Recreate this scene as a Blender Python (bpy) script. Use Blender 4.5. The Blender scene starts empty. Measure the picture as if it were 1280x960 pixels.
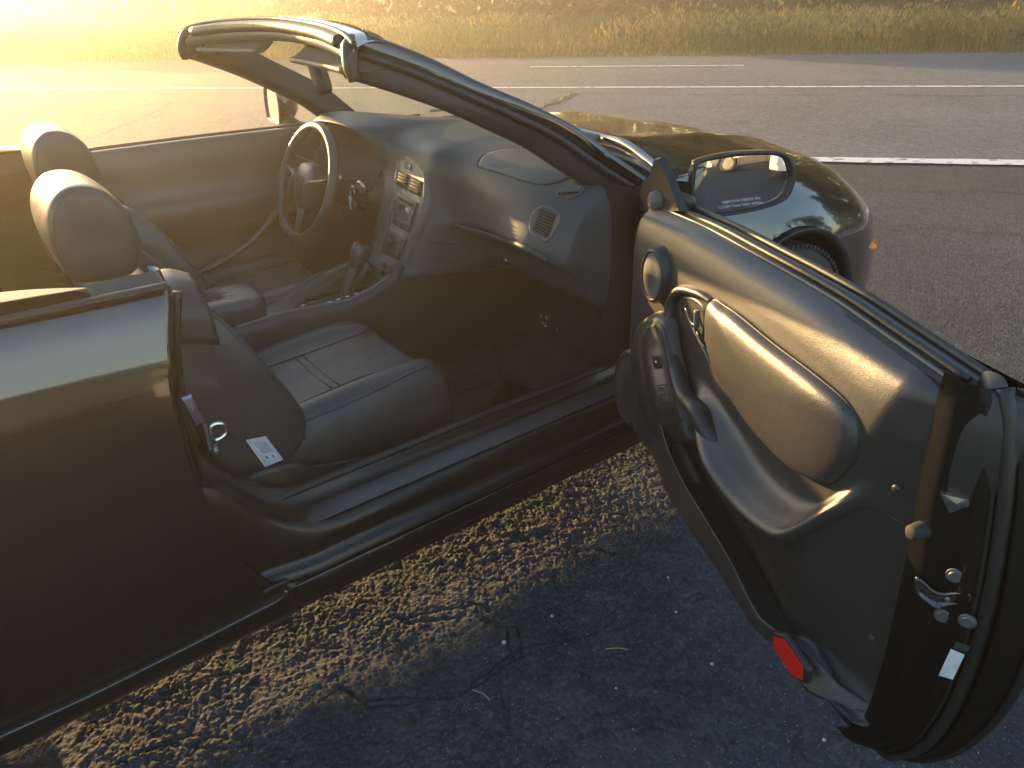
import bpy, bmesh, math, random
import numpy as np
from math import sin, cos, pi, radians as R
from mathutils import Vector, Matrix
random.seed(7); rng = np.random.default_rng(7)
SC = bpy.context.scene; COL = SC.collection

# ------------------------------------------------------------------ camera
CAM = np.array([-2.009, -2.140, 1.380]); YAW, PIT, ROLL = R(53.41), R(27.88), R(-1.76); FPX = 962.0
FW = np.array([cos(YAW)*cos(PIT), sin(YAW)*cos(PIT), -sin(PIT)])
RT = np.array([sin(YAW), -cos(YAW), 0.0]); UP = np.cross(RT, FW)
R2 = RT*cos(ROLL)+UP*sin(ROLL); U2 = -RT*sin(ROLL)+UP*cos(ROLL)
cd = bpy.data.cameras.new('camera'); cam = bpy.data.objects.new('camera', cd); COL.objects.link(cam)
cd.sensor_width = 36; cd.lens = FPX/1280*36; cd.clip_start = 0.02; cd.clip_end = 2000
cam.matrix_world = Matrix(((R2[0], U2[0], -FW[0], CAM[0]), (R2[1], U2[1], -FW[1], CAM[1]), (R2[2], U2[2], -FW[2], CAM[2]), (0, 0, 0, 1)))
SC.camera = cam

# ------------------------------------------------------------------ light
SUN_EL, SUN_AZ = R(7.15), R(4.2)                 # azimuth measured from the car's left towards its tail
S = Vector((-sin(SUN_AZ)*cos(SUN_EL), cos(SUN_AZ)*cos(SUN_EL), sin(SUN_EL)))   # towards the sun
W = bpy.data.worlds.new('World'); SC.world = W; W.use_nodes = True
nt = W.node_tree; bg = nt.nodes['Background']; sky = nt.nodes.new('ShaderNodeTexSky')
sky.sky_type = 'NISHITA'; sky.sun_disc = False; sky.sun_elevation = SUN_EL
sky.sun_rotation = math.atan2(S.x, S.y); sky.air_density = 1.0; sky.dust_density = 1.0; sky.ozone_density = 1.2
nt.links.new(sky.outputs[0], bg.inputs[0]); bg.inputs[1].default_value = 0.15
sl = bpy.data.lights.new('sun', 'SUN'); sl.energy = 5.0; sl.angle = R(0.5); sl.color = (1.0, 0.64, 0.27)
so = bpy.data.objects.new('sun', sl); COL.objects.link(so); so.rotation_euler = S.to_track_quat('Z', 'Y').to_euler()
SC.view_settings.view_transform = 'Standard'; SC.view_settings.look = 'None'; SC.view_settings.exposure = 2.0; SC.view_settings.gamma = 1
SC.cycles.max_bounces = 6; SC.cycles.transparent_max_bounces = 10; SC.cycles.volume_bounces = 0
SC.cycles.use_denoising = True; SC.cycles.sample_clamp_indirect = 6

# ------------------------------------------------------------------ materials
def mat(name, col, rough=.5, metal=0, coat=0, spec=.5, bump=None, var=None, emit=None, alpha=None, sheen=0, bump2=None):
    m = bpy.data.materials.new(name); m.use_nodes = True; t = m.node_tree; b = t.nodes['Principled BSDF']
    b.inputs['Base Color'].default_value = (*col, 1); b.inputs['Roughness'].default_value = rough
    b.inputs['Metallic'].default_value = metal; b.inputs['Coat Weight'].default_value = coat; b.inputs['Coat Roughness'].default_value = .02
    b.inputs['Specular IOR Level'].default_value = spec; b.inputs['Sheen Weight'].default_value = sheen
    tc = t.nodes.new('ShaderNodeTexCoord')
    if var:                                     # colour variation (scale, second colour, low, high)
        n = t.nodes.new('ShaderNodeTexNoise'); n.inputs['Scale'].default_value = var[0]; n.inputs['Detail'].default_value = 6
        r = t.nodes.new('ShaderNodeValToRGB'); r.color_ramp.elements[0].position = var[2]; r.color_ramp.elements[1].position = var[3]
        r.color_ramp.elements[0].color = (*col, 1); r.color_ramp.elements[1].color = (*var[1], 1)
        t.links.new(tc.outputs['Object'], n.inputs[0]); t.links.new(n.outputs[0], r.inputs[0]); t.links.new(r.outputs[0], b.inputs['Base Color'])
    last = None
    for bp in (bump, bump2):
        if bp:                                  # (kind, scale, distance)
            n = t.nodes.new('ShaderNodeTexVoronoi' if bp[0] == 'v' else 'ShaderNodeTexNoise'); n.inputs['Scale'].default_value = bp[1]
            if bp[0] == 'n': n.inputs['Detail'].default_value = 5
            u = t.nodes.new('ShaderNodeBump'); u.inputs['Distance'].default_value = bp[2]; u.inputs['Strength'].default_value = 1
            t.links.new(tc.outputs['Object'], n.inputs[0]); t.links.new(n.outputs[0], u.inputs['Height'])
            if last: t.links.new(last.outputs[0], u.inputs['Normal'])
            last = u
    if last: t.links.new(last.outputs[0], b.inputs['Normal'])
    if emit: b.inputs['Emission Color'].default_value = (*emit, 1); b.inputs['Emission Strength'].default_value = 1
    if alpha is not None: b.inputs['Alpha'].default_value = alpha
    return m
PAINT = mat('black_paint', (.004, .0045, .006), .14, 0, 1, .5, bump=('n', 7, .0005), bump2=('n', 900, .00003), var=(140, (.010, .010, .010), .55, .75)); PAINT.node_tree.nodes['Principled BSDF'].inputs['Coat Roughness'].default_value = .035
JAMB = mat('jamb_paint', (.005, .0055, .006), .36, 0, .12, .5, bump=('n', 40, .0004))
TRIM = mat('door_vinyl', (.026, .026, .027), .38, 0, 0, .75, bump=('v', 750, .0003), bump2=('n', 11, .0012), var=(6, (.032, .031, .031), .35, .7))
DASH = mat('dash_vinyl', (.036, .041, .048), .50, 0, 0, .45, bump=('v', 900, .0002), bump2=('n', 10, .0012), var=(5, (.046, .051, .058), .35, .7))
LEATHER = mat('seat_leather', (.028, .030, .035), .36, 0, 0, .5, bump=('v', 420, .0004), bump2=('n', 13, .005), var=(7, (.040, .042, .046), .35, .7))
PERF = mat('perforated_leather', (.040, .043, .049), .42, 0, 0, .45, bump=('v', 330, .0007), bump2=('n', 12, .008), var=(7, (.052, .054, .060), .35, .7))
PLAST = mat('dark_plastic', (.018, .019, .022), .42, 0, 0, .5, bump=('v', 1200, .00012))
PLAST2 = mat('grey_plastic', (.075, .075, .075), .4, 0, 0, .5, bump=('v', 1200, .0001))
HOLE = mat('black_recess', (.006, .006, .006), .8)
CARPET = mat('carpet', (.012, .0115, .012), .95, bump=('n', 500, .002), var=(30, (.02, .019, .018), .4, .65), sheen=.1)
RUBBER = mat('rubber_seal', (.012, .012, .013), .45, bump=('n', 60, .0006))
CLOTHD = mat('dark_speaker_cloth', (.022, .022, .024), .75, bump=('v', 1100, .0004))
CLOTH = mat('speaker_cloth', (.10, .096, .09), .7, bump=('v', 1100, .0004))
CHROME = mat('steel', (.6, .6, .6), .25, 1, bump=('n', 90, .0003))
STEELD = mat('dark_steel', (.10, .10, .11), .35, .8)
ZINC = mat('zinc', (.22, .23, .25), .45, .8)
MIRR = mat('mirror_glass', (.66, .68, .70), .012, 1)
WHITE = mat('white_label', (.62, .63, .66), .5, var=(60, (.5, .52, .56), .4, .7))
INK = mat('label_ink', (.12, .12, .14), .6)
ETCH = mat('etched_letters', (.55, .57, .6), .7)
REDL = mat('red_reflector', (.65, .01, .008), .18, 0, 1, bump=('v', 300, .0006), emit=None)
AMBER = mat('amber_lens', (.85, .20, .02), .2, 0, 1, bump=('v', 150, .0008))
TYRE = mat('tyre_rubber', (.022, .022, .023), .75, bump=('n', 200, .0006))
ALLOY = mat('alloy', (.5, .5, .52), .3, .85)
GREYL = mat('lamp_lens', (.35, .36, .36), .15, 0, 1)
FABRIC = mat('tonneau_fabric', (.10, .085, .07), .9, bump=('n', 350, .002), sheen=.3, var=(90, (.16, .135, .10), .4, .65))
VISOR = mat('visor_vinyl', (.11, .10, .09), .6, bump=('v', 700, .0004))
SCREEN = mat('display', (.03, .035, .03), .15, 0, .5)
FOIL = mat('clear_film', (.6, .62, .66), .12, .3, .6)
SILVER = mat('silver_paint', (.22, .23, .25), .25, .7, 1)
WPAINT = mat('white_paint', (.78, .78, .77), .3, 0, 1)
DGLASS = mat('dark_glass', (.012, .014, .016), .04, 0, 1)
def glass_mat():
    m = bpy.data.materials.new('windshield_glass'); m.use_nodes = True; t = m.node_tree; t.nodes.remove(t.nodes['Principled BSDF'])
    o = t.nodes['Material Output']; mx = t.nodes.new('ShaderNodeMixShader'); tr = t.nodes.new('ShaderNodeBsdfTransparent'); g = t.nodes.new('ShaderNodeBsdfGlossy')
    lw = t.nodes.new('ShaderNodeLayerWeight'); lw.inputs[0].default_value = .5; pw = t.nodes.new('ShaderNodeMath'); pw.operation = 'POWER'; pw.inputs[1].default_value = 4; f = t.nodes.new('ShaderNodeMath'); f.operation = 'MULTIPLY_ADD'; f.inputs[1].default_value = .7; f.inputs[2].default_value = .05; t.links.new(lw.outputs['Facing'], pw.inputs[0]); t.links.new(pw.outputs[0], f.inputs[0]); tr.inputs[0].default_value = (.86, .93, .88, 1); g.inputs['Roughness'].default_value = .01
    t.links.new(f.outputs[0], mx.inputs[0]); t.links.new(tr.outputs[0], mx.inputs[1]); t.links.new(g.outputs[0], mx.inputs[2]); t.links.new(mx.outputs[0], o.inputs[0])
    return m
GLASS = glass_mat()

# ------------------------------------------------------------------ helpers
WLOC = {}
def props(o, label=None, cat=None, group=None, kind=None):
    for k, v in (('label', label), ('category', cat), ('group', group), ('kind', kind)):
        if v: o[k] = v
    return o
def empty(name, loc, label=None, cat=None, group=None):
    o = bpy.data.objects.new(name, None); COL.objects.link(o); o.location = loc; o.empty_display_size = .2
    WLOC[o.name] = Vector(loc); return props(o, label, cat, group)
def O(name, V, F, m, parent=None, smooth=True, thick=0, off=-1, sub=0, angle=None, bevel=0):
    V = np.asarray(V, float).reshape(-1, 3); c = (V.min(0)+V.max(0))/2
    me = bpy.data.meshes.new(name); me.from_pydata((V-c).tolist(), [], F if isinstance(F, list) else F.tolist())
    if smooth: me.polygons.foreach_set('use_smooth', [True]*len(me.polygons))
    for mm in (m if isinstance(m, (list, tuple)) else [m]): me.materials.append(mm)
    if angle:
        try: me.set_sharp_from_angle(angle=R(angle))
        except Exception: pass
    me.update()
    o = bpy.data.objects.new(name, me); COL.objects.link(o); WLOC[o.name] = Vector(c)
    if parent is not None:
        o.parent = parent; o.location = WLOC[o.name]-WLOC[parent.name]
    else: o.location = c
    if bevel: md = o.modifiers.new('b', 'BEVEL'); md.width = bevel; md.segments = 2; md.limit_method = 'ANGLE'; md.angle_limit = R(40)
    if sub: md = o.modifiers.new('s', 'SUBSURF'); md.levels = md.render_levels = sub
    if thick: md = o.modifiers.new('t', 'SOLIDIFY'); md.thickness = thick; md.offset = off
    return o
def cr(P, n):                                   # Catmull-Rom resampling along axis 0
    P = np.asarray(P, float); k = len(P)
    if k == 2: t = np.linspace(0, 1, n).reshape((-1,)+(1,)*(P.ndim-1)); return P[0]*(1-t)+P[1]*t
    E = np.concatenate([[2*P[0]-P[1]], P, [2*P[-1]-P[-2]]]); u = np.linspace(0, k-1-1e-9, n); i = u.astype(int); t = (u-i).reshape((-1,)+(1,)*(P.ndim-1))
    a, b, c, d = E[i], E[i+1], E[i+2], E[i+3]
    return .5*((2*b)+(-a+c)*t+(2*a-5*b+4*c-d)*t*t+(-a+3*b-3*c+d)*t**3)
def crc(P, n):                                  # closed
    P = np.asarray(P, float); k = len(P); u = np.linspace(0, k, n, endpoint=False); i = u.astype(int); t = (u-i)[:, None]
    a, b, c, d = P[(i-1) % k], P[i % k], P[(i+1) % k], P[(i+2) % k]
    return .5*((2*b)+(-a+c)*t+(2*a-5*b+4*c-d)*t*t+(-a+3*b-3*c+d)*t**3)
def gridf(nu, nv, closed=False, off=0):
    i, j = np.meshgrid(np.arange(nu-1), np.arange(nv if closed else nv-1), indexing='ij'); j2 = (j+1) % nv
    return (np.stack([i*nv+j, (i+1)*nv+j, (i+1)*nv+j2, i*nv+j2], -1).reshape(-1, 4)+off)
def surf(ctrl, nu, nv): 
    g = cr(ctrl, nu); g = np.swapaxes(cr(np.swapaxes(g, 0, 1), nv), 0, 1); return g
def SURF(name, ctrl, nu, nv, m, parent=None, fn=None, **k):
    g = surf(np.array(ctrl, float), nu, nv)
    if fn is not None: g = fn(g)
    return O(name, g.reshape(-1, 3), gridf(nu, nv), m, parent, **k)
class MB:                                       # collects shapes, links them as one mesh
    def __init__(s): s.V = []; s.F = []; s.n = 0
    def add(s, V, F):
        V = np.asarray(V, float).reshape(-1, 3); s.V.append(V); s.F += [[int(q)+s.n for q in f] for f in F]; s.n += len(V); return s
    def box(s, c, d, ax=None):
        c = np.array(c, float); A = np.eye(3) if ax is None else np.array([np.array(a, float)/np.linalg.norm(a) for a in ax])
        v = [c+A[0]*d[0]/2*i+A[1]*d[1]/2*j+A[2]*d[2]/2*k for i in (-1, 1) for j in (-1, 1) for k in (-1, 1)]
        return s.add(v, [(0, 1, 3, 2), (4, 6, 7, 5), (0, 4, 5, 1), (2, 3, 7, 6), (0, 2, 6, 4), (1, 5, 7, 3)])
    def tube(s, P, r, n=10, closed=False, flat=None):
        P = np.asarray(P, float); k = len(P); r = np.broadcast_to(np.asarray(r, float), (k,))
        T = np.gradient(P, axis=0) if not closed else np.roll(P, -1, 0)-np.roll(P, 1, 0)
        T /= np.linalg.norm(T, axis=1)[:, None]+1e-12; up = np.array([0, 0, 1.]) if abs(T[0][2]) < .9 else np.array([1., 0, 0])
        V = []; u = None
        for i in range(k):
            a = np.cross(T[i], up if u is None else np.cross(u, T[i])); a /= np.linalg.norm(a)+1e-12; b = np.cross(T[i], a)
            if u is None: u = a
            else:
                a = u-T[i]*(u@T[i]); a /= np.linalg.norm(a)+1e-12; b = np.cross(T[i], a); u = a
            th = np.arange(n)*2*pi/n; V.append(P[i]+r[i]*(np.cos(th)[:, None]*a+np.sin(th)[:, None]*b*(flat or 1)))
        V = np.concatenate(V); F = gridf(k, n, True).tolist()
        if closed: F += [[(k-1)*n+j, j, (j+1) % n, (k-1)*n+(j+1) % n] for j in range(n)]
        else: F += [list(range(n)), list(range((k-1)*n, k*n))[::-1]]
        return s.add(V, F)
    def lathe(s, c, ax, prof, n=24):            # prof: (radius, height along axis)
        ax = np.array(ax, float); ax /= np.linalg.norm(ax); a = np.cross(ax, [0, 0, 1] if abs(ax[2]) < .9 else [1, 0, 0]); a /= np.linalg.norm(a); b = np.cross(ax, a)
        th = np.arange(n)*2*pi/n; V = [np.array(c)+ax*h+r*(np.cos(t)*a+np.sin(t)*b) for r, h in prof for t in th]
        return s.add(V, gridf(len(prof), n, True).tolist())
    def build(s, name, m, parent=None, **k): return O(name, np.concatenate(s.V), s.F, m, parent, **k)
def TUBE(name, P, r, m, parent=None, n=10, res=24, closed=False, flat=None, **k):
    P = crc(P, res) if closed else cr(P, res)
    if np.ndim(r): r = np.interp(np.linspace(0, 1, len(P)), np.linspace(0, 1, len(r)), r)
    return MB().tube(P, r, n, closed, flat).build(name, m, parent, **k)
def pillow(name, poly, prof, fn, m, parent=None, n=48, back=None, cen=None, sharp=False, **k):
    """outline poly in a plane -> rings that shrink towards the centroid; prof = [(fraction 0 edge..1 centre, height)]; fn(a,b,h)->world"""
    poly = np.array(poly, float); P = crc(poly, n) if not sharp else np.concatenate([np.linspace(poly[i], poly[(i+1) % len(poly)], max(2, n//len(poly)), endpoint=False) for i in range(len(poly))])
    n = len(P); c = P.mean(0) if cen is None else np.array(cen); rings = []
    for f, h in prof:
        q = P*(1-f)+c*f; rings.append(np.array([fn(a, b, h) for a, b in q]))
    V = np.concatenate(rings+[np.array([fn(c[0], c[1], prof[-1][1])])]); F = gridf(len(rings), n, True).tolist(); L = (len(rings)-1)*n
    F += [[L+(j+1) % n, L+j, len(V)-1] for j in range(n)]
    return O(name, V, F, m, parent, **k)
def rbox(name, c, d, m, parent, ax=None, bevel=.004, smooth=True):
    return MB().box(c, d, ax).build(name, m, parent, bevel=bevel, smooth=smooth, angle=40)
def ray(u, v): return FW+R2*(u-640)/FPX-U2*(v-480)/FPX
def un(u, v, ax, val):                          # a photo pixel carried onto a plane of the car
    d = ray(u, v); i = 'xyz'.index(ax); return CAM+d*((val-CAM[i])/d[i])
def unp(u, v, p, n): d = ray(u, v); return CAM+d*(((np.array(p)-CAM)@n)/(d@n))


# ------------------------------------------------------------------ ground
RA = R(-49); RD = np.array([cos(RA), sin(RA)]); RN = np.array([-RD[1], RD[0]])   # road direction / across the road
RN = RN if RN[0] > 0 else -RN
def rw(a, b, z=0): return (RD[0]*a+RN[0]*b, RD[1]*a+RN[1]*b, z)                    # road frame -> world
def h2(i, j, s): 
    x = np.sin(i*127.1+j*311.7+s*74.7)*43758.5453; return x-np.floor(x)
def vnoise(x, y, s=0):
    i = np.floor(x); j = np.floor(y); f = x-i; g = y-j; f = f*f*(3-2*f); g = g*g*(3-2*g)
    return (h2(i, j, s)*(1-f)+h2(i+1, j, s)*f)*(1-g)+(h2(i, j+1, s)*(1-f)+h2(i+1, j+1, s)*f)*g
def worley(x, y, s=0):
    i = np.floor(x); j = np.floor(y); d1 = np.full(x.shape, 9.); 
    for a in (-1, 0, 1):
        for b in (-1, 0, 1):
            px = i+a+.15+.7*h2(i+a, j+b, s); py = j+b+.15+.7*h2(i+a, j+b, s+9); d = np.hypot(px-x, py-y); d1 = np.minimum(d1, d)
    return d1
def stones(x, y, cell, s, dens=1.0):
    x = x/cell; y = y/cell; i = np.floor(x); j = np.floor(y); h = np.zeros(x.shape)
    for a in (-1, 0, 1):
        for b in (-1, 0, 1):
            r1 = h2(i+a, j+b, s+3); px = i+a+.1+.8*h2(i+a, j+b, s); py = j+b+.1+.8*h2(i+a, j+b, s+9); th = r1*6.28; dx_ = px-x; dy_ = py-y
            u_ = np.abs(dx_*np.cos(th)+dy_*np.sin(th)); v_ = np.abs(dy_*np.cos(th)-dx_*np.sin(th))*(.8+.7*h2(i+a, j+b, s+5)); d = .55*np.maximum(u_, v_)+.45*np.hypot(u_, v_); rad = .28+.5*h2(i+a, j+b, s+7)
            h = np.maximum(h, np.minimum(np.clip(1-d/rad, 0, 1)*1.9, .8+.25*r1)*rad*(h2(i+a, j+b, s+13) < dens))
    return h
def lines(lo, f0, f1, hi, d, grow):
    c = list(np.arange(f0, f1, d)); st = d
    while c[-1] < hi: st *= grow; c.append(c[-1]+st)
    st = d; 
    while c[0] > lo: st *= grow; c.insert(0, c[0]-st)
    return np.array(c)
CRACKS = [[(-2.2, -.80), (-1.95, -.84), (-1.8, -.97), (-1.6, -.93)], [(-1.45, -.7), (-1.40, -.85), (-1.25, -.92), (-1.22, -1.0)], [(-1.0, -.7), (-.98, -.84), (-.85, -.95), (-.80, -1.1)], [(-2.05, -1.0), (-1.86, -1.02), (-1.72, -1.18), (-1.66, -1.36), (-1.5, -1.5)], [(-1.62, -.86), (-1.60, -1.0), (-1.42, -1.12), (-1.25, -1.1), (-1.0, -1.2), (-.78, -1.24)],
          [(-1.25, -.9), (-1.2, -1.02), (-1.25, -1.1)], [(-1.30, -1.12), (-1.42, -1.3), (-1.38, -1.5), (-1.45, -1.7)], [(-1.42, -1.3), (-1.15, -1.42), (-1.02, -1.6), (-.98, -1.9)],
          [(1.1, -.1), (1.6, -.62), (2.2, -1.1), (3.0, -1.9)], [(1.0, -.45), (1.5, -.9), (2.2, -1.55)]]
def crackd(X, Y):
    D = np.full(X.shape, 9.)
    for ln in CRACKS:
        ln = np.array(ln); wob = .008*(vnoise(X*45, Y*45, 3)-.5)+.035*(vnoise(X*9, Y*9, 5)-.5)
        for p, q in zip(ln[:-1], ln[1:]):
            d = q-p; t = np.clip(((X-p[0])*d[0]+(Y-p[1])*d[1])/(d@d), 0, 1); D = np.minimum(D, np.abs(np.hypot(X-p[0]-t*d[0], Y-p[1]-t*d[1])+wob))
    return D
ASPH = mat('old_asphalt', (.05, .052, .058), .85, spec=.25)
def asphalt_nodes(m, base, light, speck, bumpd, dark):
    t = m.node_tree; b = t.nodes['Principled BSDF']; tc = t.nodes.new('ShaderNodeTexCoord'); L = t.links
    def N(k, sc, det=5):
        n = t.nodes.new('ShaderNodeTex'+k); n.inputs['Scale'].default_value = sc
        if k == 'Noise': n.inputs['Detail'].default_value = det
        L.new(tc.outputs['Object'], n.inputs[0]); return n
    def ramp(src, els):
        r = t.nodes.new('ShaderNodeValToRGB'); e = r.color_ramp.elements
        while len(e) < len(els): e.new(.5)
        for q, (p, c) in zip(e, els): q.position = p; q.color = (*c, 1)
        L.new(src, r.inputs[0]); return r
    def mix(f, a, c, mode='MIX'):
        x = t.nodes.new('ShaderNodeMix'); x.data_type = 'RGBA'; x.blend_type = mode
        if isinstance(f, float): x.inputs[0].default_value = f
        else: L.new(f, x.inputs[0])
        L.new(a, x.inputs[6])
        if isinstance(c, tuple): x.inputs[7].default_value = (*c, 1)
        else: L.new(c, x.inputs[7])
        return x
    big = ramp(N('Noise', .55).outputs[0], [(.3, base), (.7, light)]); v = N('Voronoi', 95); v.inputs['Randomness'].default_value = 1
    tone = ramp(v.outputs['Color'], [(0, (.35, .35, .36)), (.6, (1, 1, 1)), (1, (1.7, 1.65, 1.6))])
    c1 = mix(.55, big.outputs[0], tone.outputs[0], 'MULTIPLY')
    mid = ramp(N('Voronoi', 26).outputs['Color'], [(0, (.72, .72, .73)), (1, (1.25, 1.24, 1.22))]); c1 = mix(.8, c1.outputs[2], mid.outputs[0], 'MULTIPLY'); st = ramp(N('Noise', 170, 2).outputs[0], [(.66, (0, 0, 0)), (.74, (1, 1, 1))]); c2 = mix(st.outputs[0], c1.outputs[2], speck)
    oil = ramp(N('Noise', 2.3, 8).outputs[0], [(.60, (0, 0, 0)), (.74, (1, 1, 1))]); fo = t.nodes.new('ShaderNodeMath'); fo.operation = 'MULTIPLY'; fo.inputs[1].default_value = .55
    L.new(oil.outputs[0], fo.inputs[0]); c3 = mix(fo.outputs[0], c2.outputs[2], dark)
    at = t.nodes.new('ShaderNodeAttribute'); at.attribute_name = 'crack'; am = t.nodes.new('ShaderNodeMath'); am.operation = 'MULTIPLY'; am.inputs[1].default_value = .6; L.new(at.outputs['Fac'], am.inputs[0]); c4 = mix(am.outputs[0], c3.outputs[2], tuple(.45*q for q in base))
    L.new(c4.outputs[2], b.inputs['Base Color'])
    u = t.nodes.new('ShaderNodeBump'); u.inputs['Distance'].default_value = bumpd; L.new(v.outputs['Distance'], u.inputs['Height']); u.invert = True
    u3 = t.nodes.new('ShaderNodeBump'); u3.inputs['Distance'].default_value = bumpd*1.6; L.new(N('Noise', 48, 4).outputs[0], u3.inputs['Height']); L.new(u3.outputs[0], u.inputs['Normal']); u2 = t.nodes.new('ShaderNodeBump'); u2.inputs['Distance'].default_value = bumpd*.8; L.new(N('Noise', 420, 3).outputs[0], u2.inputs['Height']); L.new(u.outputs[0], u2.inputs['Normal'])
    L.new(u2.outputs[0], b.inputs['Normal'])
asphalt_nodes(ASPH, (.042, .049, .060), (.066, .073, .084), (.30, .30, .29), .0045, (.024, .024, .026))
ROADM = mat('road_asphalt', (.12, .12, .12), .9, spec=.12)
asphalt_nodes(ROADM, (.150, .161, .186), (.185, .196, .222), (.36, .35, .34), .007, (.08, .08, .08))
xs = lines(-14, -2.30, -.42, 26, .0031, 1.012); ys = lines(-26, -1.16, -.66, 14, .0031, 1.016)
X, Y = np.meshgrid(xs, ys, indexing='ij')
dx = np.gradient(xs)[:, None]; dy = np.gradient(ys)[None, :]; sp = np.maximum(dx, dy)+0*X
w1 = np.clip(1.3-sp/.016, 0, 1); w2 = np.clip(1.3-sp/.05, 0, 1); w3 = np.clip(1.3-sp/.2, 0, 1)
wx = X+.012*(vnoise(X*40, Y*40, 11)-.5); wy = Y+.012*(vnoise(X*40, Y*40, 12)-.5)
AM = .42+.75*np.clip(vnoise(X*7, Y*7, 51)*1.5-.15, 0, 1)*np.clip(.5+vnoise(X*23, Y*23, 52), 0, 1.2)
w1 = w1*AM
H = w1*.0034*stones(wx, wy, .026, 1, .30)+w1*.0028*stones(wx, wy, .015, 2, .6)+w1*.0040*stones(wx, wy, .0098, 5, .9)+w1*.0030*stones(wx+.003, wy, .0064, 7, .8)+w1*.0030*(vnoise(X*17, Y*17, 4)-.5)+w1*.0036*(vnoise(X*42, Y*42, 8)-.5)+w1*.0020*vnoise(X*150, Y*150, 9)+w3*.004*(vnoise(X*3, Y*3, 6)-.5)
CD = crackd(X, Y); ck = np.clip(1-CD/np.where(Y > -1.12, .006, .0035), 0, 1)*(sp < .0095)*(.45+.55*(vnoise(X*12, Y*12, 14) > .35)); H -= ck*np.where(Y > -1.12, .008, .004)
keep = (RN[0]*X+RN[1]*Y) < 5.0
H = H-.008-.03*((RN[0]*X+RN[1]*Y) > 3.75)*1.0
nx, ny = X.shape; F = gridf(nx, ny); kf = keep.ravel()[F].all(1); F = F[kf]
me = bpy.data.meshes.new('parking_lot'); V = np.stack([X, Y, H], -1).reshape(-1, 3)
me.vertices.add(len(V)); me.vertices.foreach_set('co', V.ravel()); me.loops.add(F.size); me.loops.foreach_set('vertex_index', F.ravel().astype(np.int32))
me.polygons.add(len(F)); me.polygons.foreach_set('loop_start', np.arange(0, F.size, 4, dtype=np.int32)); me.update(calc_edges=True)
me.polygons.foreach_set('use_smooth', [True]*len(F)); a = me.attributes.new('crack', 'FLOAT', 'POINT'); a.data.foreach_set('value', ck.ravel()); me.materials.append(ASPH)
o = bpy.data.objects.new('parking_lot', me); COL.objects.link(o); props(o, kind='structure')
EARTH = mat('earth', (.05, .055, .02), .95, bump=('n', 6, .05), var=(.6, (.09, .08, .035), .4, .65))
g = O('ground', [(-400, -400, -.06), (400, -400, -.06), (400, 400, -.06), (-400, 400, -.06)], [(0, 1, 2, 3)], EARTH); props(g, kind='structure')
def strip(name, a0, a1, b0, b1, z, m, na=2, kind='structure', wob=0):
    V = []; aa = np.linspace(a0, a1, na)
    for a in aa:
        V += [rw(a, b0+wob*random.uniform(-1, 1), z), rw(a, b1+wob*random.uniform(-1, 1), z)]
    return props(O(name, V, [(2*i, 2*i+1, 2*i+3, 2*i+2) for i in range(na-1)], m), kind=kind)
strip('road', -120, 120, 3.72, 12.85, .0, ROADM)
LINE = mat('road_paint', (.66, .67, .68), .6, var=(9, (.20, .20, .21), .54, .66), bump=('n', 60, .003))
strip('edge_line', -60, 60, 3.72, 3.90, .004, LINE, 500, wob=.012)
strip('lane_line', -60, 60, 8.30, 8.41, .004, LINE, 300, wob=.006)
a1 = un(665, 82, 'z', 0)[:2]@RD; a2 = un(930, 82, 'z', 0)[:2]@RD
for k in range(-6, 5): strip('dashed_line', a1+k*12.2, a2+k*12.2, 11.02, 11.12, .004, LINE, 30, wob=.004)
# road crack with grass growing in it, small cracks as ribbons
GRASSM = mat('dry_grass', (.20, .16, .05), .6, var=(3, (.10, .12, .03), .42, .6), spec=.3)
DARKC = mat('dark_crack', (.035, .034, .034), .9)  # dark ribbon colour for the cracks
def ribbon(pts, w, z, m, name, wob=.02):
    P = cr(np.array(pts, float), 60); P = P+rng.normal(0, wob, P.shape)*np.array([1, 1]); T = np.gradient(P, axis=0); T /= np.linalg.norm(T, axis=1)[:, None]; Nn = np.stack([-T[:, 1], T[:, 0]], 1)
    ww = w*(.4+rng.random(len(P)))[:, None]; A = P+Nn*ww; B = P-Nn*ww
    V = np.concatenate([np.c_[A, np.full(len(A), z)], np.c_[B, np.full(len(B), z)]]); n = len(P)
    return props(O(name, V, [(i, i+1, n+i+1, n+i) for i in range(n-1)], m), kind='structure')
p0, p1, p2 = un(672, 137, 'z', 0)[:2], un(700, 127, 'z', 0)[:2], un(718, 117, 'z', 0)[:2]
ribbon([p0, (p0+p1)/2+.05, p1, p2], .022, .005, DARKC, 'road_crack')
for q in ([(0, 160), (60, 150), (130, 142), (200, 128)], [(120, 170), (170, 150), (215, 128)], [(1100, 118), (1180, 120), (1280, 119)], [(330, 104), (700, 116), (1040, 119)]):
    ribbon([un(u, v, 'z', 0)[:2] for u, v in q], .010, .005, DARKC, 'road_crack')
for q in ([(1088, 236), (1150, 238), (1210, 236), (1285, 241)], [(1095, 283), (1150, 281), (1205, 286), (1285, 292)]): ribbon([un(u, v, 'z', 0)[:2] for u, v in q], .006, .0005, DARKC, 'asphalt_crack', .006)
V = []; Fq = []
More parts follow.
